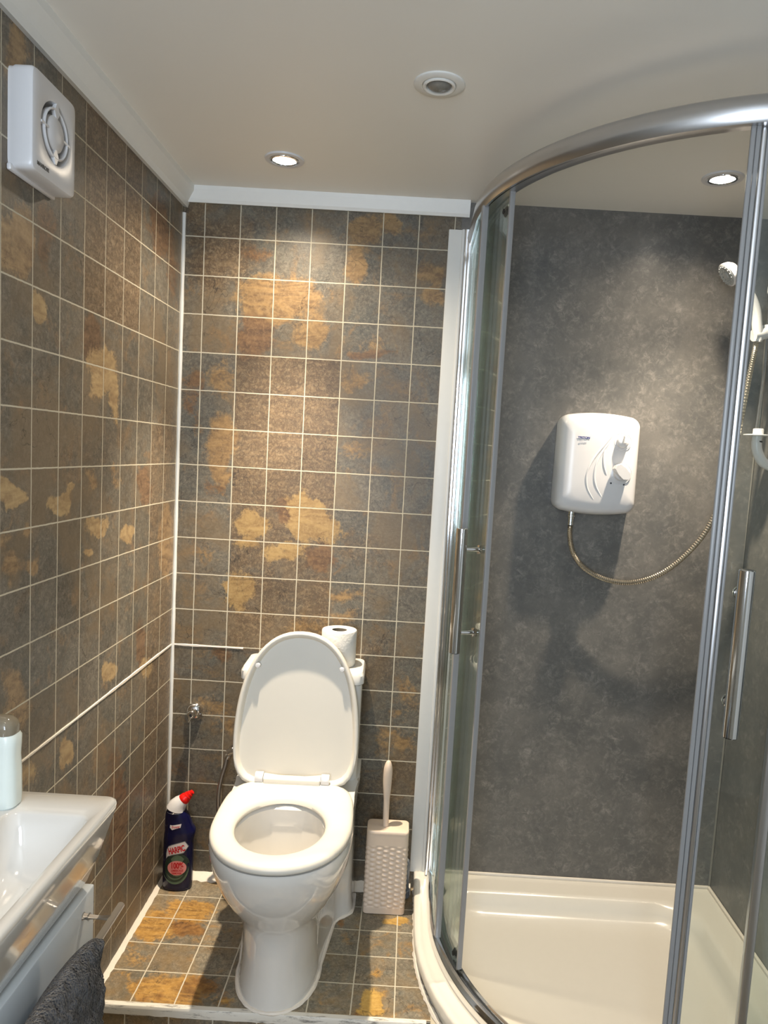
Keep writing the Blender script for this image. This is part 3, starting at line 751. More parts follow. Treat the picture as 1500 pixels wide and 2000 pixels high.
new_text('label_text', 'HARPIC', .0250, M_INKR, BO, 0, 0, wrap=wt(.001, .1295, R_(15), .0019), weight=.0011, sx=.56)
new_text('label_text', '100%', .0245, M_INKR, BO, 0, 0, wrap=wt(.003, .081, R_(2), .0017), weight=.0011, sx=.68)
new_text('label_text', 'LIMESCALE', .0085, M_INKR, BO, 0, 0, wrap=wt(.004, .0660, R_(1), .0017), weight=.0003, sx=.85)
new_text('label_text', 'REMOVER', .0075, M_INKR, BO, 0, 0, wrap=wt(.003, .0575, 0, .0017), weight=.0003, sx=.85)
new_text('label_text', 'Power', .0110, M_INKR, BO, 0, 0, wrap=wt(-.003, .1985, R_(8), .0014), weight=.0002, sx=.8)
bm = bmesh.new()
tube(bm, [(-.010, 0, .237), (-.010, 0, .243), (-.006, 0, .252), (.002, 0, .262), (.010, 0, .270)], [.0270, .0280, .0255, .0215, .0170], 28)
obj('bottle_collar', bm, M_PLAS, BO)
bm = bmesh.new()
P0 = Vector((.009, 0, .269)); d = Vector((.72, 0, .69)).normalized()
lathe(bm, [(.0165, 0), (.017, .002), (.0155, .012), (.0135, .014), (.0125, .022), (.0105, .023), (.0095, .030), (.0075, .031), (.0065, .037), (.0, .038)], P0, d, 28)
obj('bottle_cap', bm, M_RED, BO)

# ------------------------------------------------------------ toilet brush
BR = thing('toilet_brush', 'beige square toilet brush holder with woven relief, right of the toilet', 'toilet brush', (.673, -.104, 0), R_(.5))
bm = bmesh.new()
def hsec(z):
    t = z / .25
    return .0595 - .0005 * t, .037 + .0005 * t
HW, HD = .0600, .0370
zs = [0, .002, .006]; nz_ = 150
zs += [.006 + (.232 - .006) * k / nz_ for k in range(1, nz_ + 1)] + [.242]
base = []
per = []
c_r = .012
# perimeter parametrised with many points on the front face
def peri(hw, hd, r, nf=72, ns=40, nc=5):
    pts = []
    def arc(cx, cy, a0):
        for k in range(nc + 1):
            a = R_(a0 + 90 * k / nc); pts.append((cx + r * math.cos(a), cy + r * math.sin(a), math.cos(a), math.sin(a)))
    arc(-(hw - r), -(hd - r), 180)
    for k in range(1, nf): pts.append((-(hw - r) + 2 * (hw - r) * k / nf, -hd, 0, -1))
    arc(hw - r, -(hd - r), 270)
    for k in range(1, ns): pts.append((hw, -(hd - r) + 2 * (hd - r) * k / ns, 1, 0))
    arc(hw - r, hd - r, 0)
    for k in range(1, 6): pts.append(((hw - r) - 2 * (hw - r) * k / 6, hd, 0, 1))
    arc(-(hw - r), hd - r, 90)
    for k in range(1, ns): pts.append((-hw, (hd - r) - 2 * (hd - r) * k / ns, -1, 0))
    return pts
P_ = peri(HW, HD, c_r)
cum = [0]
for a, b_ in zip(P_, P_[1:]): cum.append(cum[-1] + math.hypot(b_[0] - a[0], b_[1] - a[1]))
rings = []
for z in zs:
    rg = []
    for (x, y, nx, ny), s_ in zip(P_, cum):
        d = 0
        if .018 < z < .206:
            row = (z - .018) / .0072
            uu = s_ / .0370
            v = math.cos(PI * (row + 0)) * math.cos(2 * PI * uu)
            w_ = min(1, (z - .018) / .006, (.206 - z) / .006)
            # pillow-like scales: rounded above, sharp lower lip
            fr1 = (row * .5 + (0 if int(math.floor(uu * 2)) % 2 == 0 else .5)) % 1.0
            cx_ = (uu * 2) % 1.0
            d = -.0030 * w_ * (math.sin(PI * cx_) ** .8) * max(0, 1 - abs(fr1 - .42) * 2.2) ** .8 
            d += .0014 * w_
        ins = .003 if z == 0 else 0
        rg.append(Vector((x - nx * (ins + d * -0.0) + nx * -d * 1.0 - nx * .0, y - ny * ins + ny * -d * 1.0, z)))
    rings.append(rg)
loft(bm, rings)
obj('holder', bm, M_BEIGE, BR, angle=50)
bm = bmesh.new()
loft(bm, [[Vector((x, y, z)) for x, y in rrect(.0603 - i, .0373 - i, .013, 6)] for i, z in ((.001, .2395), (0, .2405), (0, .245), (.0015, .248), (.004, .249))])
obj('holder_lid', bm, M_BEIGE, BR)
bm = bmesh.new()
hp = [(-.008, -.002, .247), (-.0085, -.002, .27), (-.009, -.001, .31), (-.0095, -.001, .35), (-.010, 0, .375), (-.010, 0, .40), (-.0098, 0, .42), (-.0095, 0, .436), (-.0095, 0, .443)]
tube(bm, smoothpath(hp, 5), [.0088] * 16 + [.009, .0095, .0103, .0112, .0121, .0128, .013, .0132, .0132, .0132, .0130, .0128, .0125, .012, .0118, .011, .0105, .010, .0095, .0085, .007, .005, .003, .001][:25] , 20) if False else None
sp_ = smoothpath(hp, 5); rr = []
for p in sp_:
    z = p.z
    if z < .33: r = .0085 + .0004 * (z - .247) / .09
    elif z < .40: t = (z - .33) / .07; r = .0089 + .0041 * math.sin(t * PI / 2)
    else: t = (z - .40) / .043; r = .013 * math.sqrt(max(0.004, 1 - (t * .98) ** 2.6)) 
    rr.append(r)
tube(bm, sp_, rr, 20)
obj('handle', bm, M_BEIGE, BR)
# grey waste pipe behind the brush
WP = thing('waste_pipe', 'grey plastic waste pipe stub behind the brush holder near the shower tray', 'pipe', (.725, -.045, 0))
bm = bmesh.new(); lathe(bm, [(.019, 0), (.019, .10), (.017, .112), (.010, .118), (0, .119)], (0, 0, 0), (0, 0, 1), 24); obj('pipe', bm, M_GREYP, WP)
bm = bmesh.new(); lathe(bm, [(.0225, .0), (.0225, .02), (.0195, .022)], (0, 0, .002), (0, 0, 1), 24); obj('pipe_collar', bm, M_GREYP, WP)

# ------------------------------------------------------------ extractor fan
FA = thing('extractor_fan', 'white square extractor fan high on the left tiled wall', 'extractor fan', (0.0, -.8175, 1.8195))
bm = bmesh.new()
def yz(pts, x): return [Vector((x, y, z)) for y, z in pts]
# front plate with a round hole: ring loft from square perimeter to circle
nn = 64
def sq(h, v, r):
    out = []
    for k in range(nn):
        a = 2 * PI * k / nn; c, s = math.cos(a), math.sin(a)
        # superellipse square
        e = 2 / 14.0
        out.append((h * math.copysign(abs(c) ** e, c), v * math.copysign(abs(s) ** e, s)))
    return out
def circ(r, cy=.002, cz=.003): return [(cy + r * math.cos(2 * PI * k / nn), cz + r * math.sin(2 * PI * k / nn)) for k in range(nn)]
loft(bm, [yz(sq(.074, .080, 0), .0), yz(sq(.074, .080, 0), .006), yz(sq(.0755, .0815, 0), .010), yz(sq(.0755, .0815, 0), .036), yz(sq(.0735, .0795, 0), .040), yz(sq(.071, .077, 0), .0412),
          yz(circ(.053), .0412), yz(circ(.050), .0405), yz(circ(.048), .034), yz(circ(.047), .012)], True, True)
FH = obj('housing', bm, M_PLAS, FA, angle=35)
bm = bmesh.new()
box(bm, .0, .008, -.078, .07, -.0855, -.074, .003); obj('back_plate', bm, M_PLAS, FA)
bm = bmesh.new()
def fcirc(r, x): return [Vector((x, .002 + r * math.cos(2 * PI * k / nn), .003 + r * math.sin(2 * PI * k / nn))) for k in range(nn)]
loft(bm, [fcirc(.028, .020), fcirc(.030, .034), fcirc(.029, .040), fcirc(.026, .0425), fcirc(.012, .0445), fcirc(.001, .045)], True, True)
obj('hub', bm, M_PLAS, FA)
bm = bmesh.new()
v_ = loft(bm, [fcirc(.041, .034), fcirc(.0415, .0415), fcirc(.0395, .043), fcirc(.0375, .0415), fcirc(.038, .034)], False, False)
for k in range(nn): bm.faces.new((v_[-1][k], v_[-1][(k + 1) % nn], v_[0][(k + 1) % nn], v_[0][k]))
obj('grille_ring', bm, M_PLAS, FA)
for k in range(4):
    a = R_(88 + 90 * k); c, s = math.cos(a), math.sin(a)
    bm = bmesh.new()
    w1 = .009 if k % 2 == 0 else .0018; w2 = .002
    p = []
    for r, ww in ((.026, w2), (.036, w1), (.050, w2)):
        for sg in (-1, 1):
            p.append((.002 + r * c - sg * ww * s, .003 + r * s + sg * ww * c))
    for x in (.036, .0425): pass
    vv = [[bm.verts.new((x, y, z)) for y, z in p] for x in (.036, .0425)]
    for q in ((0, 2, 3, 1), (2, 4, 5, 3)):
        bm.faces.new([vv[1][i] for i in q]); bm.faces.new([vv[0][i] for i in reversed(q)])
    for i, j in ((0, 2), (2, 4), (5, 3), (3, 1), (1, 0), (4, 5)): bm.faces.new((vv[0][i], vv[0][j], vv[1][j], vv[1][i]))
    obj('grille_spoke', bm, M_PLAS, FA, smooth=False)
bm = bmesh.new()
for k in range(7):
    a = 2 * PI * k / 7
    q = [(.028, a), (.046, a + .1), (.046, a + .75), (.028, a + .65)]
    f = [bm.verts.new((.016 + (.010 if i in (2, 3) else 0), .002 + r * math.cos(t), .003 + r * math.sin(t))) for i, (r, t) in enumerate(q)]
    bm.faces.new(f)
obj('fan_blades', bm, M_WALLW, FA, smooth=False)
new_text('fan_text', 'MANROSE', .0085, M_INKK, FA, (.0414, -.041, -.066), (PI / 2, 0, PI / 2), .0002, weight=.0003)

# ------------------------------------------------------------ ceiling lamps
M_LAMP = emit('lamp lens glow', (1.0, .93, .82, 1), 14)
def ring_loft(bm, prof, c, n=40):   # prof: (r, z) around vertical axis
    loft(bm, [[Vector((c[0] + r * math.cos(2 * PI * k / n), c[1] + r * math.sin(2 * PI * k / n), c[2] + z)) for k in range(n)] for r, z in prof], False, False)
def downlight(x, y, label):
    t = thing('downlight', label, 'ceiling light', (x, y, CEIL), 0, 'recessed ceiling downlights')
    bm = bmesh.new(); ring_loft(bm, [(.0485, 0), (.0485, -.002), (.047, -.004), (.038, -.0045), (.036, -.002), (.036, -.0005), (.040, 0)], (0, 0, 0)); obj('bezel', bm, M_PLAS, t)
    bm = bmesh.new(); ring_loft(bm, [(.035, -.001), (.034, -.005), (.030, -.006), (.028, -.003), (.028, -.001)], (0, 0, 0)); obj('lamp_rim', bm, M_CHR, t)
    bm = bmesh.new(); lathe(bm, [(.0275, -.0025), (.0272, -.0035), (.02, -.0045), (0, -.005)], (0, 0, 0), (0, 0, 1), 32); obj('lamp_lens', bm, M_LAMP, t)
    return t
downlight(.323, -.238, 'glowing recessed downlight in the ceiling above the toilet')
downlight(1.388, -.272, 'glowing recessed downlight in the ceiling inside the shower enclosure')
PS = thing('motion_sensor', 'unlit round sensor with grey domed lens in the middle of the ceiling', 'ceiling sensor', (.691, -.645, CEIL))
bm = bmesh.new(); ring_loft(bm, [(.049, 0), (.049, -.0025), (.047, -.004), (.034, -.0045), (.0325, -.003), (.0325, 0), (.04, 0)], (0, 0, 0)); obj('bezel', bm, M_WALLW, PS)
bm = bmesh.new(); ring_loft(bm, [(.0315, 0), (.0315, -.006), (.029, -.0075), (.0255, -.006), (.024, -.001), (.024, 0)], (0, 0, 0)); obj('inner_ring', bm, M_TRIMW, PS)
bm = bmesh.new(); lathe(bm, [(.0235, -.0005), (.0225, -.004), (.017, -.008), (.009, -.0105), (0, -.0115)], (0, 0, 0), (0, 0, 1), 32); obj('sensor_lens', bm, plain('frosted grey lens', srgb(120, 120, 116), .25, var=.15, scale=300), PS)

# ------------------------------------------------------------ shower tray
def rr4(x0, x1, y0, y1, radii, z, n=16, ns=6):
    """rounded rectangle, radii (back-left, front-left, front-right, back-right)"""
    r = radii; out = []
    def arc(cx, cy, rad, a0):
        for k in range(n + 1):
            a = R_(a0 + 90 * k / n); out.append(Vector((cx + rad * math.cos(a), cy + rad * math.sin(a), z)))
    def seg(p, q):
        for k in range(1, ns): out.append(p.lerp(q, k / ns))
    arc(x0 + r[0], y1 - r[0], r[0], 90)
    i = len(out); arc(x0 + r[1], y0 + r[1], r[1], 180); seg_pts = [out[i - 1].lerp(out[i], k / ns) for k in range(1, ns)]; out[i:i] = seg_pts
    i = len(out); arc(x1 - r[2], y0 + r[2], r[2], 270); out[i:i] = [out[i - 1].lerp(out[i], k / ns) for k in range(1, ns)]
    i = len(out); arc(x1 - r[3], y1 - r[3], r[3], 0); out[i:i] = [out[i - 1].lerp(out[i], k / ns) for k in range(1, ns)]
    out += [out[-1].lerp(out[0], k / ns) for k in range(1, ns)]
    return out
TX0, TX1, TY0, TY1 = .758, 1.6565, -.925, -.0035
TRY = thing('shower_tray', 'white quadrant shower tray with curved front, below the glass enclosure', 'shower tray', (1.2, -.45, 0))
def tr(ins, rad, z, ex=0):
    v = rr4(TX0 + ins, TX1 - ins * 1.0, TY0 + ins, TY1 - ins, rad, z)
    return [p - Vector((1.2, -.45, 0)) for p in v]
bm = bmesh.new()
q = .002
loft(bm, [tr(.012, (q, .64, q, q), .0), tr(.010, (q, .64, q, q), .03), tr(.0, (q, .65, q, q), .036), tr(0, (q, .65, q, q), .054), tr(.004, (.004, .646, .004, .004), .059), tr(.012, (.006, .64, .006, .006), .0605),
          tr(.020, (.01, .63, .01, .01), .0585), tr(.026, (.01, .624, .01, .01), .0575), tr(.074, (.05, .58, .07, .06), .0585), tr(.084, (.07, .57, .10, .10), .0570), tr(.092, (.08, .56, .12, .12), .050),
          tr(.104, (.09, .55, .11, .11), .030), tr(.114, (.09, .53, .11, .11), .016), tr(.13, (.09, .50, .11, .11), .0085), tr(.16, (.08, .45, .09, .09), .006), tr(.20, (.07, .39, .08, .08), .0045)], True, True)
obj('tray', bm, M_ACR, TRY, angle=50)
# seal strips on the wall edges of the tray
bm = bmesh.new(); box(bm, -.41, .456, .438, .4465, .058, .068, .003); box(bm, .447, .4565, -.475, .4465, .058, .068, .003); obj('seal_strip', bm, M_CAULK, TRY)
# caulk line to the tiled floor
bm = bmesh.new()
pts = []
for k in range(60):
    y = -.01 - k * .009
    R1 = .64; cxx = TX0 + .012 + .64 - .002; cyy = TY0 + .65
    x = TX0 + .010 if y > cyy else cxx - math.sqrt(max(0, R1 ** 2 - (y - cyy) ** 2))
    pts.append(Vector((x - .004 - 1.2, y + .45, .002)))
tube(bm, pts, [.0065 + random.uniform(-.0018, .0018) for _ in pts], 6); obj('caulk_line', bm, M_CAULK, TRY)

# ------------------------------------------------------------ shower enclosure
EX, EYF, ER = .810, -.870, .630
ECX, ECY = EX + ER, EYF + ER
S1 = -ECY; S2 = S1 + ER * PI / 2; S3 = S2 + 1.657 - ECX
def epath(s, off=0):
    """point and outward normal; off = outward offset"""
    if s < S1: p = Vector((EX, -s, 0)); n_ = Vector((-1, 0, 0))
    elif s < S2:
        t = (s - S1) / ER; n_ = Vector((-math.cos(t), -math.sin(t), 0)); p = Vector((ECX, ECY, 0)) + n_ * ER
    else: p = Vector((ECX + s - S2, EYF, 0)); n_ = Vector((0, -1, 0))
    return p + n_ * off
def esweep(bm, prof, s0, s1, ds=.02, caps=True):
    """prof: closed (off, z) loop swept along the quadrant"""
    n_ = max(2, int((s1 - s0) / ds)); ss = [s0 + (s1 - s0) * k / n_ for k in range(n_ + 1)]
    loft(bm, [[epath(s, o_) + Vector((0, 0, z)) for o_, z in prof] for s in ss], caps, caps)
EN = thing('shower_enclosure', 'curved glass shower enclosure with chrome frame and two sliding doors', 'shower enclosure', (0, 0, 0))
def rp(w0, w1, z0, z1, r, n=4):
    return [(x, z) for x, z in rrect((w1 - w0) / 2, (z1 - z0) / 2, r, n, (w0 + w1) / 2, (z0 + z1) / 2)]
RZ0, RZ1 = 1.895, 1.945
bm = bmesh.new()
# rounded outer face
esweep(bm, [(-.030, RZ1 - .004), (-.026, RZ1), (-.004, RZ1), (.006, RZ1 - .006), (.012, RZ1 - .018), (.0135, RZ0 + .022), (.011, RZ0 + .008), (.006, RZ0), (.001, RZ0), (.001, RZ0 + .014), (-.004, RZ0 + .014), (-.004, RZ0 + .002), (-.026, RZ0 + .002), (-.030, RZ0 + .006)], .008, S3 - .003, .012)
obj('top_rail', bm, M_ALU, EN, angle=50)
bm = bmesh.new()
esweep(bm, [(-.030, .060), (-.030, .074), (-.026, .076), (-.022, .074), (-.020, .068), (-.006, .068), (-.004, .086), (.000, .090), (.007, .088), (.012, .080), (.014, .068), (.014, .060)], .008, S3 - .003, .012)
obj('bottom_rail', bm, M_CHR, EN, angle=40)
def vprof(name, s, pts, z0, z1, parent, mat):
    """vertical extrusion; pts (along s, off)"""
    bm = bmesh.new()
    rings = []
    for z in (z0, z1): rings.append([epath(s + a, b_) + Vector((0, 0, z)) for a, b_ in pts])
    loft(bm, rings); return obj(name, bm, mat, parent, angle=35)
def rbox(a0, a1, b0, b1, r=.003): return rrect((a1 - a0) / 2, (b1 - b0) / 2, r, 3, (a0 + a1) / 2, (b0 + b1) / 2)
# wall profiles (two-step channels) at both walls
vprof('wall_profile', 0, rbox(.0035, .030, -.014, .020), .062, 1.94, EN, M_CHR)
vprof('inner_profile', 0, rbox(.0302, .048, -.011, .0125), .062, 1.93, EN, M_CHR)
vprof('wall_profile', S3, rbox(-.030, -.003, -.014, .020), .062, 1.94, EN, M_CHR)
vprof('inner_profile', S3, rbox(-.048, -.0302, -.011, .0125), .062, 1.93, EN, M_CHR)
def pane(name, s0, s1, off, z0, z1, parent):
    bm = bmesh.new(); esweep(bm, [(off, z0), (off + .006, z0), (off + .006, z1), (off, z1)], s0, s1, .015); return obj(name, bm, M_GLASS, parent, angle=35)
FS0, FS1 = S1 + R_(10) * ER, S1 + R_(81) * ER
pane('fixed_glass', .046, FS0, -.001, .088, RZ0 + .01, EN)
pane('fixed_glass', FS1, S3 - .046, -.001, .088, RZ0 + .01, EN)
vprof('end_profile', FS0, rbox(-.010, .004, -.005, .010, .002), .088, RZ0 + .004, EN, M_SEAL)
vprof('end_profile', FS1, rbox(-.006, .010, -.006, .010, .002), .088, RZ0 + .004, EN, M_ALU)
DL0, DL1 = .07, S1 + R_(20.5) * ER
DR0, DR1 = S1 + R_(70.3) * ER, S3 - .06
OFD = -.020
def door(s0, s1, lead, hs):
    bm = bmesh.new(); esweep(bm, [(OFD, .082), (OFD + .006, .082), (OFD + .006, RZ0 + .006), (OFD, RZ0 + .006)], s0, s1, .015)
    D = obj('sliding_door', bm, M_GLASS, EN, angle=35)
    sgn = 1 if lead > (s0 + s1) / 2 else -1
    # magnetic edge seal: slim ribs beyond the glass edge
    vprof('edge_seal', lead, rbox(-.004, .004, OFD - .003, OFD + .009, .0015), .082, RZ0 + .004, D, M_SEAL)
    if sgn < 0:
        vprof('edge_seal', lead, rbox(-.013, -.0045, OFD - .004, OFD + .012, .002), .082, RZ0 + .004, D, M_SEAL)
        vprof('edge_seal', lead, rbox(.0045, .013, OFD - .003, OFD + .011, .002), .082, RZ0 + .004, D, M_ALU)
        vprof('edge_seal', lead, rbox(.0135, .019, OFD - .001, OFD + .008, .0015), .082, RZ0 + .004, D, M_SEAL)
    # handle: vertical bar outside on two posts, caps inside
    bm = bmesh.new()
    a = epath(hs, OFD + .052)
    tube(bm, [a + Vector((0, 0, z)) for z in (.856, .8575, 1.1505, 1.152)], [.0122, .0135, .0135, .0122], 24)
    Hd = obj('handle', bm, M_CHR, D, angle=40)
    for z in (.905, 1.103):
        bm = bmesh.new()
        tube(bm, [epath(hs, o_) + Vector((0, 0, z)) for o_ in (OFD + .006, OFD + .010, OFD + .0105, OFD + .042)], [.0105, .0105, .0065, .0055], 18)
        obj('handle_post', bm, M_CHR, Hd)
        bm = bmesh.new()
        tube(bm, [epath(hs, o_) + Vector((0, 0, z)) for o_ in (OFD, OFD - .004, OFD - .010, OFD - .0125)], [.0105, .0115, .011, .006], 18)
        obj('handle_cap', bm, M_CHR, Hd)
    for z, s_ in ((.098, lead - sgn * .035), (1.865, lead - sgn * .035), (.098, lead - sgn * .30), (1.865, lead - sgn * .30)):
        bm = bmesh.new()
        c = epath(s_, OFD); nrm = (epath(s_, 1) - epath(s_, 0)).normalized()
        tube(bm, [c + Vector((0, 0, z)) - nrm * k for k in (-.0065, 0, .010, .014)], [.006, .012, .012, .007], 18)
        Rl = obj('roller', bm, M_DARK, D)
        bm = bmesh.new(); tube(bm, [c + Vector((0, 0, z)) - nrm * k for k in (.0135, .0165)], [.0055, .005], 14); tube(bm, [c + Vector((0, 0, z - .016)) - nrm * .006, c + Vector((0, 0, z + .016)) - nrm * .006], .0035, 10)
        obj('roller_pin', bm, M_CHR, Rl)
    return D
door(DL0, DL1, DL1, DL1 - .042)
door(DR0, DR1, DR0, DR0 + .046)

# ------------------------------------------------------------ electric shower
SH = thing('electric_shower', 'white electric shower unit with two dials on the grey panel wall', 'shower unit', (1.197, -.003, 1.318))
def uring(hw, hh, y, bulge=.012, r=.022):
    P = []
    n = 10
    for (sx, sz, a0) in ((1, 1, 0), (-1, 1, 90), (-1, -1, 180), (1, -1, 270)):
        for k in range(n + 1):
            a = R_(a0 + 90 * k / n); P.append([sx * (hw - r) + r * math.cos(a), sz * (hh - r) + r * math.sin(a)])
        if sz == 1 and sx == 1 or (sx == -1 and sz == -1):
            for k in range(1, 12):
                t = k / 12; P.append([sx * (hw - r) * (1 - 2 * t), sz * hh])
    out = []
    for x, z in P:
        bz = (1 - (x / hw) ** 2)
        z2 = z + math.copysign(bulge * bz, z) * min(1, abs(z) / hh) ** 4
        x2 = x * (1 - .035 * (z / hh) * 0) + 0
        x2 = x * (1 + .012 * (-z / hh))
        out.append(Vector((x2, -y, z2)))
    return out
bm = bmesh.new()
loft(bm, [uring(.110, .128, .0), uring(.111, .129, .004), uring(.1115, .130, .045), uring(.109, .127, .064), uring(.102, .121, .076), uring(.092, .112, .083), uring(.070, .09, .087), uring(.03, .04, .0885)])
SB = obj('housing', bm, M_PLAS, SH, angle=60)
def sy(x, z):   # front surface depth
    def lv(hw, hh): return max(abs(x) / hw, abs(z) / (hh + .012 * max(0, 1 - (x / hw) ** 2)))
    S = [(.03, .04, .0885), (.070, .09, .087), (.092, .112, .083), (.102, .121, .076), (.109, .127, .064)]
    prev = None
    for hw, hh, y in S:
        t = lv(hw, hh)
        if t <= 1:
            if prev is None: return y
            (ph, py, pt) = prev
            f = (pt - 1) / max(1e-6, (pt - 1) + (1 - t)); return py + (y - py) * f
        prev = (hw, y, t)
    return .064
# moulded swooshes
for k, P in enumerate([[(.030, .082), (.004, .048), (-.020, .012), (-.034, -.028), (-.030, -.066), (-.010, -.098)],
                       [(.022, .062), (.004, .034), (-.010, 0), (-.013, -.034), (-.006, -.062), (.012, -.090)],
                       [(.010, .044), (.008, .02), (.012, -.008), (.020, -.028)]]):
    bm = bmesh.new()
    pp_ = smoothpath([(x, 0, z) for x, z in P], 8)
    tube(bm, [Vector((p.x, -sy(p.x, p.z) + .0008, p.z)) for p in pp_], [.0034 * math.sin(PI * (i + 2) / (len(pp_) + 3)) ** .5 for i in range(len(pp_))], 8)
    obj('moulded_rib', bm, M_PLAS, SH)
# dials
def dial(cx, cz, r, long_, rot):
    y0 = -sy(cx, cz)
    bm = bmesh.new(); lathe(bm, [(r * 1.55, -.001), (r * 1.5, .0012), (r * 1.42, .0004), (r * 1.30, .0015), (r * 1.2, .0008), (0, .0008)], (cx, y0, cz), (0, -1, 0), 40); obj('dial_ring', bm, M_PLAS, SH)
    bm = bmesh.new(); lathe(bm, [(r, 0), (r, .008), (r * .9, .014), (r * .6, .017), (0, .018)], (cx, y0, cz), (0, -1, 0), 36)
    D = obj('dial', bm, M_PLAS, SH)
    bm = bmesh.new()
    c, s = math.cos(rot), math.sin(rot)
    rings = []
    for y, sc in ((.012, 1), (.026, .95), (.029, .75)):
        P = [(-.25 * long_, -.30 * r), (.55 * long_, -.16 * r), (long_, 0), (.55 * long_, .16 * r), (-.25 * long_, .30 * r)]
        rings.append([Vector((cx + (a * c - b_ * s) * sc, y0 - y, cz + (a * s + b_ * c) * sc)) for a, b_ in P])
    loft(bm, rings); obj('dial_grip', bm, M_PLAS, D, angle=30)
dial(.056, .064, .0165, .0165, R_(96))
# lower dial: a broad lever grip standing off the face
y0 = -sy(.058, -.022)
bm = bmesh.new(); lathe(bm, [(.031, -.001), (.030, .0012), (.0285, .0004), (.027, .0014), (0, .0012)], (.058, y0, -.022), (0, -1, 0), 40); obj('dial_ring', bm, M_PLAS, SH)
bm = bmesh.new(); lathe(bm, [(.020, 0), (.020, .012), (.0185, .020), (.010, .023), (0, .0235)], (.058, y0, -.022), (0, -1, 0), 36); D2 = obj('dial', bm, M_PLAS, SH)
bm = bmesh.new()
rot = R_(135); c, s = math.cos(rot), math.sin(rot); rings = []
for y, sc in ((.010, .9), (.046, 1), (.0485, .94)):
    P = [(.032, .0), (.028, .010), (.010, .014), (-.010, .013), (-.022, .0), (-.010, -.013), (.010, -.014), (.028, -.010)]
    rings.append([Vector((.056 + (a * c - b_ * s) * sc, y0 - y, -.022 + (a * s + b_ * c) * sc)) for a, b_ in P])
loft(bm, rings); obj('dial_grip', bm, M_PLAS, D2, angle=35)
new_text('unit_text', 'TRITON', .0078, M_INKB, SH, (-.050, -.0890, .070), (PI / 2, 0, 0), .0002, weight=.0004, sx=1.15)
new_text('unit_text', 'enrich', .0078, M_INKL, SH, (-.052, -.0890, .0585), (PI / 2, 0, 0), .0002, sx=1.1)
bm = bmesh.new(); tube(bm, smoothpath([(.045, -.0855, .097), (.052, -.0855, .1005), (.060, -.0853, .100), (.066, -.085, .097)], 4), .0007, 6); obj('heat_mark', bm, M_INKR, SH)
for x, z in ((.034, -.050), (.070, -.052)):
    bm = bmesh.new(); lathe(bm, [(.0026, -.001), (.0026, .0006), (0, .0006)], (x, -sy(x, z), z), (0, -1, 0), 10); obj('dial_mark', bm, M_INKK, SH)
bm = bmesh.new()
lathe(bm, [(.010, 0), (.010, -.014), (.0125, -.015), (.0125, -.020), (.0085, -.021), (.0085, -.036), (.0095, -.037), (.0095, -.044), (.006, -.046)], (-.058, -.040, -.132), (0, 0, 1), 20)
obj('outlet', bm, M_CHR, SH)

# flexible hose from the unit round to the hand shower
HO = thing('shower_hose', 'ribbed metal shower hose looping from the white unit to the hand shower', 'hose', (1.139, -.043, 1.140))
bm = bmesh.new()
base_ = Vector((1.139, -.043, 1.140))
pts = smoothpath([Vector(p) - base_ for p in ((1.139, -.043, 1.140), (1.141, -.044, 1.105), (1.155, -.046, 1.060), (1.19, -.05, 1.020), (1.25, -.06, .994), (1.32, -.07, .992), (1.39, -.08, 1.020), (1.45, -.09, 1.075), (1.50, -.10, 1.150), (1.530, -.105, 1.240), (1.548, -.11, 1.340), (1.558, -.115, 1.45), (1.566, -.12, 1.56), (1.570, -.13, 1.640), (1.570, -.138, 1.672))], 26)
L_ = 0; rs_ = []
tube(bm, pts, [.0066 + .0010 * (i % 2) for i in range(len(pts))], 12)
obj('hose_pipe', bm, plain('ribbed steel', (.55, .50, .42, 1), .28, 1, var=.03), HO, angle=20)

# riser rail on the right wall with its holder and soap ring
RL = thing('riser_rail', 'chrome riser rail with white brackets on the right shower wall', 'shower rail', (1.602, -.13, 1.43))
bm = bmesh.new(); tube(bm, [(0, 0, -.02), (0, 0, .375)], .0095, 20); obj('rail', bm, M_CHR, RL)
bm = bmesh.new()
tube(bm, smoothpath([(0, 0, .005), (-.002, 0, -.02), (.002, 0, -.05), (.018, 0, -.078), (.040, 0, -.090), (.0545, 0, -.092)], 8), [.0125] * 10 + [.0135] * 31, 18)
obj('bracket', bm, M_PLAS, RL)
bm = bmesh.new(); tube(bm, smoothpath([(0, 0, .36), (.002, 0, .385), (.02, 0, .405), (.0545, 0, .41)], 8), .0135, 18); obj('bracket', bm, M_PLAS, RL)
bm = bmesh.new()
ring_loft(bm, [(.0125, .003), (.0135, .003), (.0135, .018), (.0115, .019), (.0115, .003)], (0, 0, -.012), 24)
ring_loft(bm, [(.012, 0), (.036, 0), (.0365, .0015), (.036, .003), (.012, .003), (.012, 0)], (0, 0, -.012), 36)
obj('soap_ring', bm, M_PLAS, RL)
bm = bmesh.new(); ring_loft(bm, [(.0125, 0), (.0132, .001), (.0132, .004), (.0125, .005)], (0, 0, -.030), 24); obj('bracket_ring', bm, M_DARK, RL)
bm = bmesh.new()
tube(bm, smoothpath([(.004, 0, .262), (-.010, -.003, .258), (-.026, -.006, .252), (-.044, -.010, .248)], 6), [.0165] * 7 + [.0155] * 12, 20)
lathe(bm, [(.017, -.016), (.0185, -.014), (.0185, .014), (.017, .016)], (0, 0, .262), (0, 0, 1), 24)
obj('slider', bm, M_PLAS, RL)

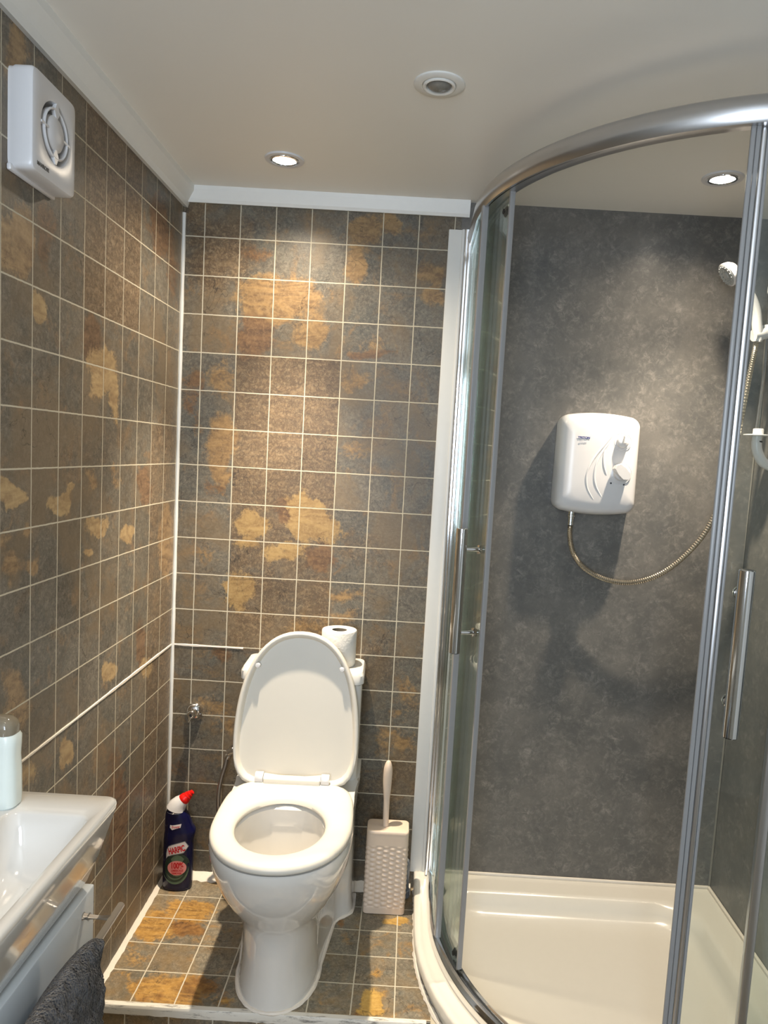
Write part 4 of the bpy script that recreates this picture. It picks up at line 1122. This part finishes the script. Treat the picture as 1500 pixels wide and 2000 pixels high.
# hand shower
HD_ = thing('hand_shower', 'white hand shower head angled down from the rail holder', 'shower head', (1.560, -.140, 1.682))
bm = bmesh.new()
hp = [Vector(p) - Vector((1.560, -.140, 1.682)) for p in ((1.572, -.139, 1.662), (1.570, -.139, 1.680), (1.566, -.140, 1.70), (1.558, -.142, 1.74), (1.540, -.146, 1.775), (1.512, -.150, 1.805), (1.480, -.153, 1.822))]
sp_ = smoothpath(hp, 6)
tube(bm, sp_, [.0115 + (.0135 - .0115) * min(1, i / 8) - .0035 * max(0, (i - 12) / 24) for i in range(len(sp_))], 20)
hc = Vector((1.470, -.155, 1.826)) - Vector((1.560, -.140, 1.682)); ax = Vector((-.80, -.02, -.60)).normalized()
lathe(bm, [(.0, -.027), (.012, -.026), (.022, -.021), (.029, -.012), (.032, -.002), (.0325, .003), (.030, .0045)], hc, ax, 36)
obj('handset', bm, M_PLAS, HD_, angle=50)
bm = bmesh.new()
lathe(bm, [(.0295, .003), (.0285, .0055), (.022, .007), (.020, .0055), (.010, .0055), (.008, .008), (0, .0085)], hc, ax, 32)
a_, b__ = frame_from(ax)
for r, n_ in ((.025, 16), (.015, 10)):
    for k in range(n_):
        t = 2 * PI * k / n_; lathe(bm, [(.0014, .005), (.0012, .0085), (0, .0087)], hc + (a_ * math.cos(t) + b__ * math.sin(t)) * r, ax, 6)
obj('spray_plate', bm, plain('grey spray plate', srgb(168, 170, 168), .4, var=.1), HD_, angle=40)

# ------------------------------------------------------------ basin on its cabinet
BX1, BYF, BYN, BZ = .212, -.912, -1.62, .70
BA = thing('wash_basin', 'white rectangular ceramic basin on the left wall beside the soap bottle', 'basin', (0, -1.25, BZ))
cy_ = (BYF + BYN) / 2 + 1.25; hy = (BYF - BYN) / 2
def brec(x0, x1, hy_, r, z, dy=0):
    return [Vector((x, y + cy_ + dy, z)) for x, y in rrect((x1 - x0) / 2, hy_, r, 6, (x0 + x1) / 2, 0)]
bm = bmesh.new()
q = .018
loft(bm, [brec(.0, .165, hy - .03, .02, -.145), brec(.0, .176, hy - .026, .02, -.13), brec(.0, .190, hy - .016, q, -.09), brec(0, .203, hy - .006, q, -.045), brec(0, .211, hy - .001, q, -.016), brec(0, BX1, hy, q, -.008), brec(0, BX1 - .001, hy - .001, q, -.003), brec(.002, BX1 - .006, hy - .006, q - .004, 0),
          brec(.058, BX1 - .016, hy - .070, .022, 0), brec(.061, BX1 - .019, hy - .074, .022, -.004), brec(.066, BX1 - .026, hy - .084, .028, -.03), brec(.074, BX1 - .040, hy - .10, .03, -.075), brec(.09, BX1 - .06, hy - .13, .03, -.095), brec(.11, BX1 - .085, hy - .2, .014, -.10)], True, True)
obj('bowl', bm, M_CER, BA, angle=50)
# shallow recess for soap in the far deck
bm = bmesh.new()
CB = thing('vanity_cabinet', 'white gloss vanity cabinet under the basin with a long bar handle', 'cabinet', (0, -1.25, 0))
M_GLOSS = plain('white gloss lacquer', srgb(214, 222, 228), .14, coat=.4, var=.01)
bm = bmesh.new(); box(bm, .001, .158, -1.595 + 1.25, -.942 + 1.25, -.05, .548, .001); obj('carcass', bm, M_GLOSS, CB)
bm = bmesh.new(); box(bm, .160, .180, -1.60 + 1.25, -.936 + 1.25, .30, .552, .003); DF = obj('drawer_front', bm, M_GLOSS, CB)
bm = bmesh.new(); box(bm, .160, .180, -1.60 + 1.25, -.936 + 1.25, -.04, .296, .003); obj('drawer_front', bm, M_GLOSS, CB)
HZ = .520
bm = bmesh.new()
tube(bm, [(.229, -.943 + 1.25, HZ), (.229, -1.56 + 1.25, HZ)], .0062, 18)
for y in (-.978, -1.53):
    tube(bm, [(.180, y + 1.25, HZ), (.229, y + 1.25, HZ)], .0055, 16)
    tube(bm, [(.180, y + 1.25, HZ), (.190, y + 1.25, HZ)], .0068, 16)
obj('bar_handle', bm, M_SATIN, DF)

# towel folded over the bar
m, nt, b = mat_new('grey terry towel'); N = nt.nodes
tc = N.new('ShaderNodeTexCoord')
n1 = N.new('ShaderNodeTexNoise'); n1.inputs['Scale'].default_value = 110; n1.inputs['Detail'].default_value = 5; n1.inputs['Roughness'].default_value = .8
n2 = N.new('ShaderNodeTexVoronoi'); n2.inputs['Scale'].default_value = 300
nt.links.new(tc.outputs['Object'], n1.inputs['Vector']); nt.links.new(tc.outputs['Object'], n2.inputs['Vector'])
mr = N.new('ShaderNodeMapRange'); mr.inputs[1].default_value = .4; mr.inputs[2].default_value = .62; nt.links.new(n1.outputs['Fac'], mr.inputs[0])
nt.links.new(mixc(nt, mr.outputs[0], srgb(26, 28, 34), srgb(88, 90, 96)), b.inputs['Base Color'])
b.inputs['Roughness'].default_value = .95; b.inputs['Specular IOR Level'].default_value = .1; b.inputs['Sheen Weight'].default_value = .35
bp = N.new('ShaderNodeBump'); bp.inputs['Strength'].default_value = 1; bp.inputs['Distance'].default_value = .012
nt.links.new(math_node(nt, 'ADD', n1.outputs['Fac'], n2.outputs['Distance']), bp.inputs['Height']); nt.links.new(bp.outputs[0], b.inputs['Normal'])
M_TOW = m
bm = bmesh.new()
cols = 130; prof_n = 120
rows_ = []
YA, YB = -1.045, -1.50
for i in range(cols + 1):
    t = i / cols; y = YA + (YB - YA) * t
    env = min(1, (t / .22)) ; env = math.sin(env * PI / 2) ** .55 if env < 1 else 1
    env = max(.05, env)
    row = []
    thick = .006 + .016 * env
    for k in range(prof_n):
        s_ = k / (prof_n - 1)
        # section: a thick inverted U over the bar: outer side down, round the hem, back up inside
        ln = .30 * (.55 + .45 * env)
        if s_ < .42:      # outer face from bottom (front side) up
            a = s_ / .42; x = .229 + thick + .012 * env * math.sin(PI * a) + .016 * env * (1 - a); z = HZ - ln * (1 - a)
        elif s_ < .58:    # over the top
            a = (s_ - .42) / .16; x = .229 + thick * math.cos(PI * a); z = HZ + thick * 1.25 * math.sin(PI * a)
        else:
            a = (s_ - .58) / .42; x = max(.185, .229 - thick - .006 * math.sin(PI * a)); z = HZ - ln * .9 * a
        d = .006 * noise.noise(Vector((x * 25, y * 22, z * 22))) + .0035 * noise.noise(Vector((x * 110, y * 110, z * 110)))
        row.append(Vector((x + d, y + d - .0 , z + d)))
    rows_.append(row)
loft(bm, rows_, True, True)
TWL = obj('hand_towel', bm, M_TOW, None, angle=80)
setp(TWL, 'dark grey terry towel hanging over the cabinet bar handle', 'towel')

# soap bottle on the basin
SD = thing('soap_dispenser', 'white soap bottle with clear domed cap on the basin edge by the wall', 'soap bottle', (.0325, -.968, BZ))
SD.scale = (1, 1, .9)
bm = bmesh.new()
loft(bm, [[Vector((x, y, z)) for x, y in rrect(a, b_, r, 6)] for a, b_, r, z in ((.028, .018, .012, .0), (.0325, .0215, .015, .004), (.0335, .0225, .016, .02), (.033, .0222, .016, .07), (.0315, .021, .015, .095), (.0325, .0215, .015, .115), (.033, .022, .016, .132), (.030, .020, .015, .138))])
obj('bottle_body', bm, plain('milky plastic', srgb(222, 232, 228), .3, var=.02), SD)
bm = bmesh.new()
loft(bm, [[Vector((x, y, z)) for x, y in rrect(a, b_, r, 6)] for a, b_, r, z in ((.0300, .0200, .015, .1385), (.0300, .0200, .015, .150), (.027, .018, .014, .160), (.020, .013, .010, .167), (.008, .005, .004, .170))])
obj('cap', bm, plain('smoky clear plastic', srgb(128, 120, 104), .08, var=.03), SD)
for s_, z in (('S', .083), ('2', .070)):
    new_text('label_text', s_, .012, M_INKK, SD, (.001, -.0226, z), (PI / 2, 0, 0), .0003)
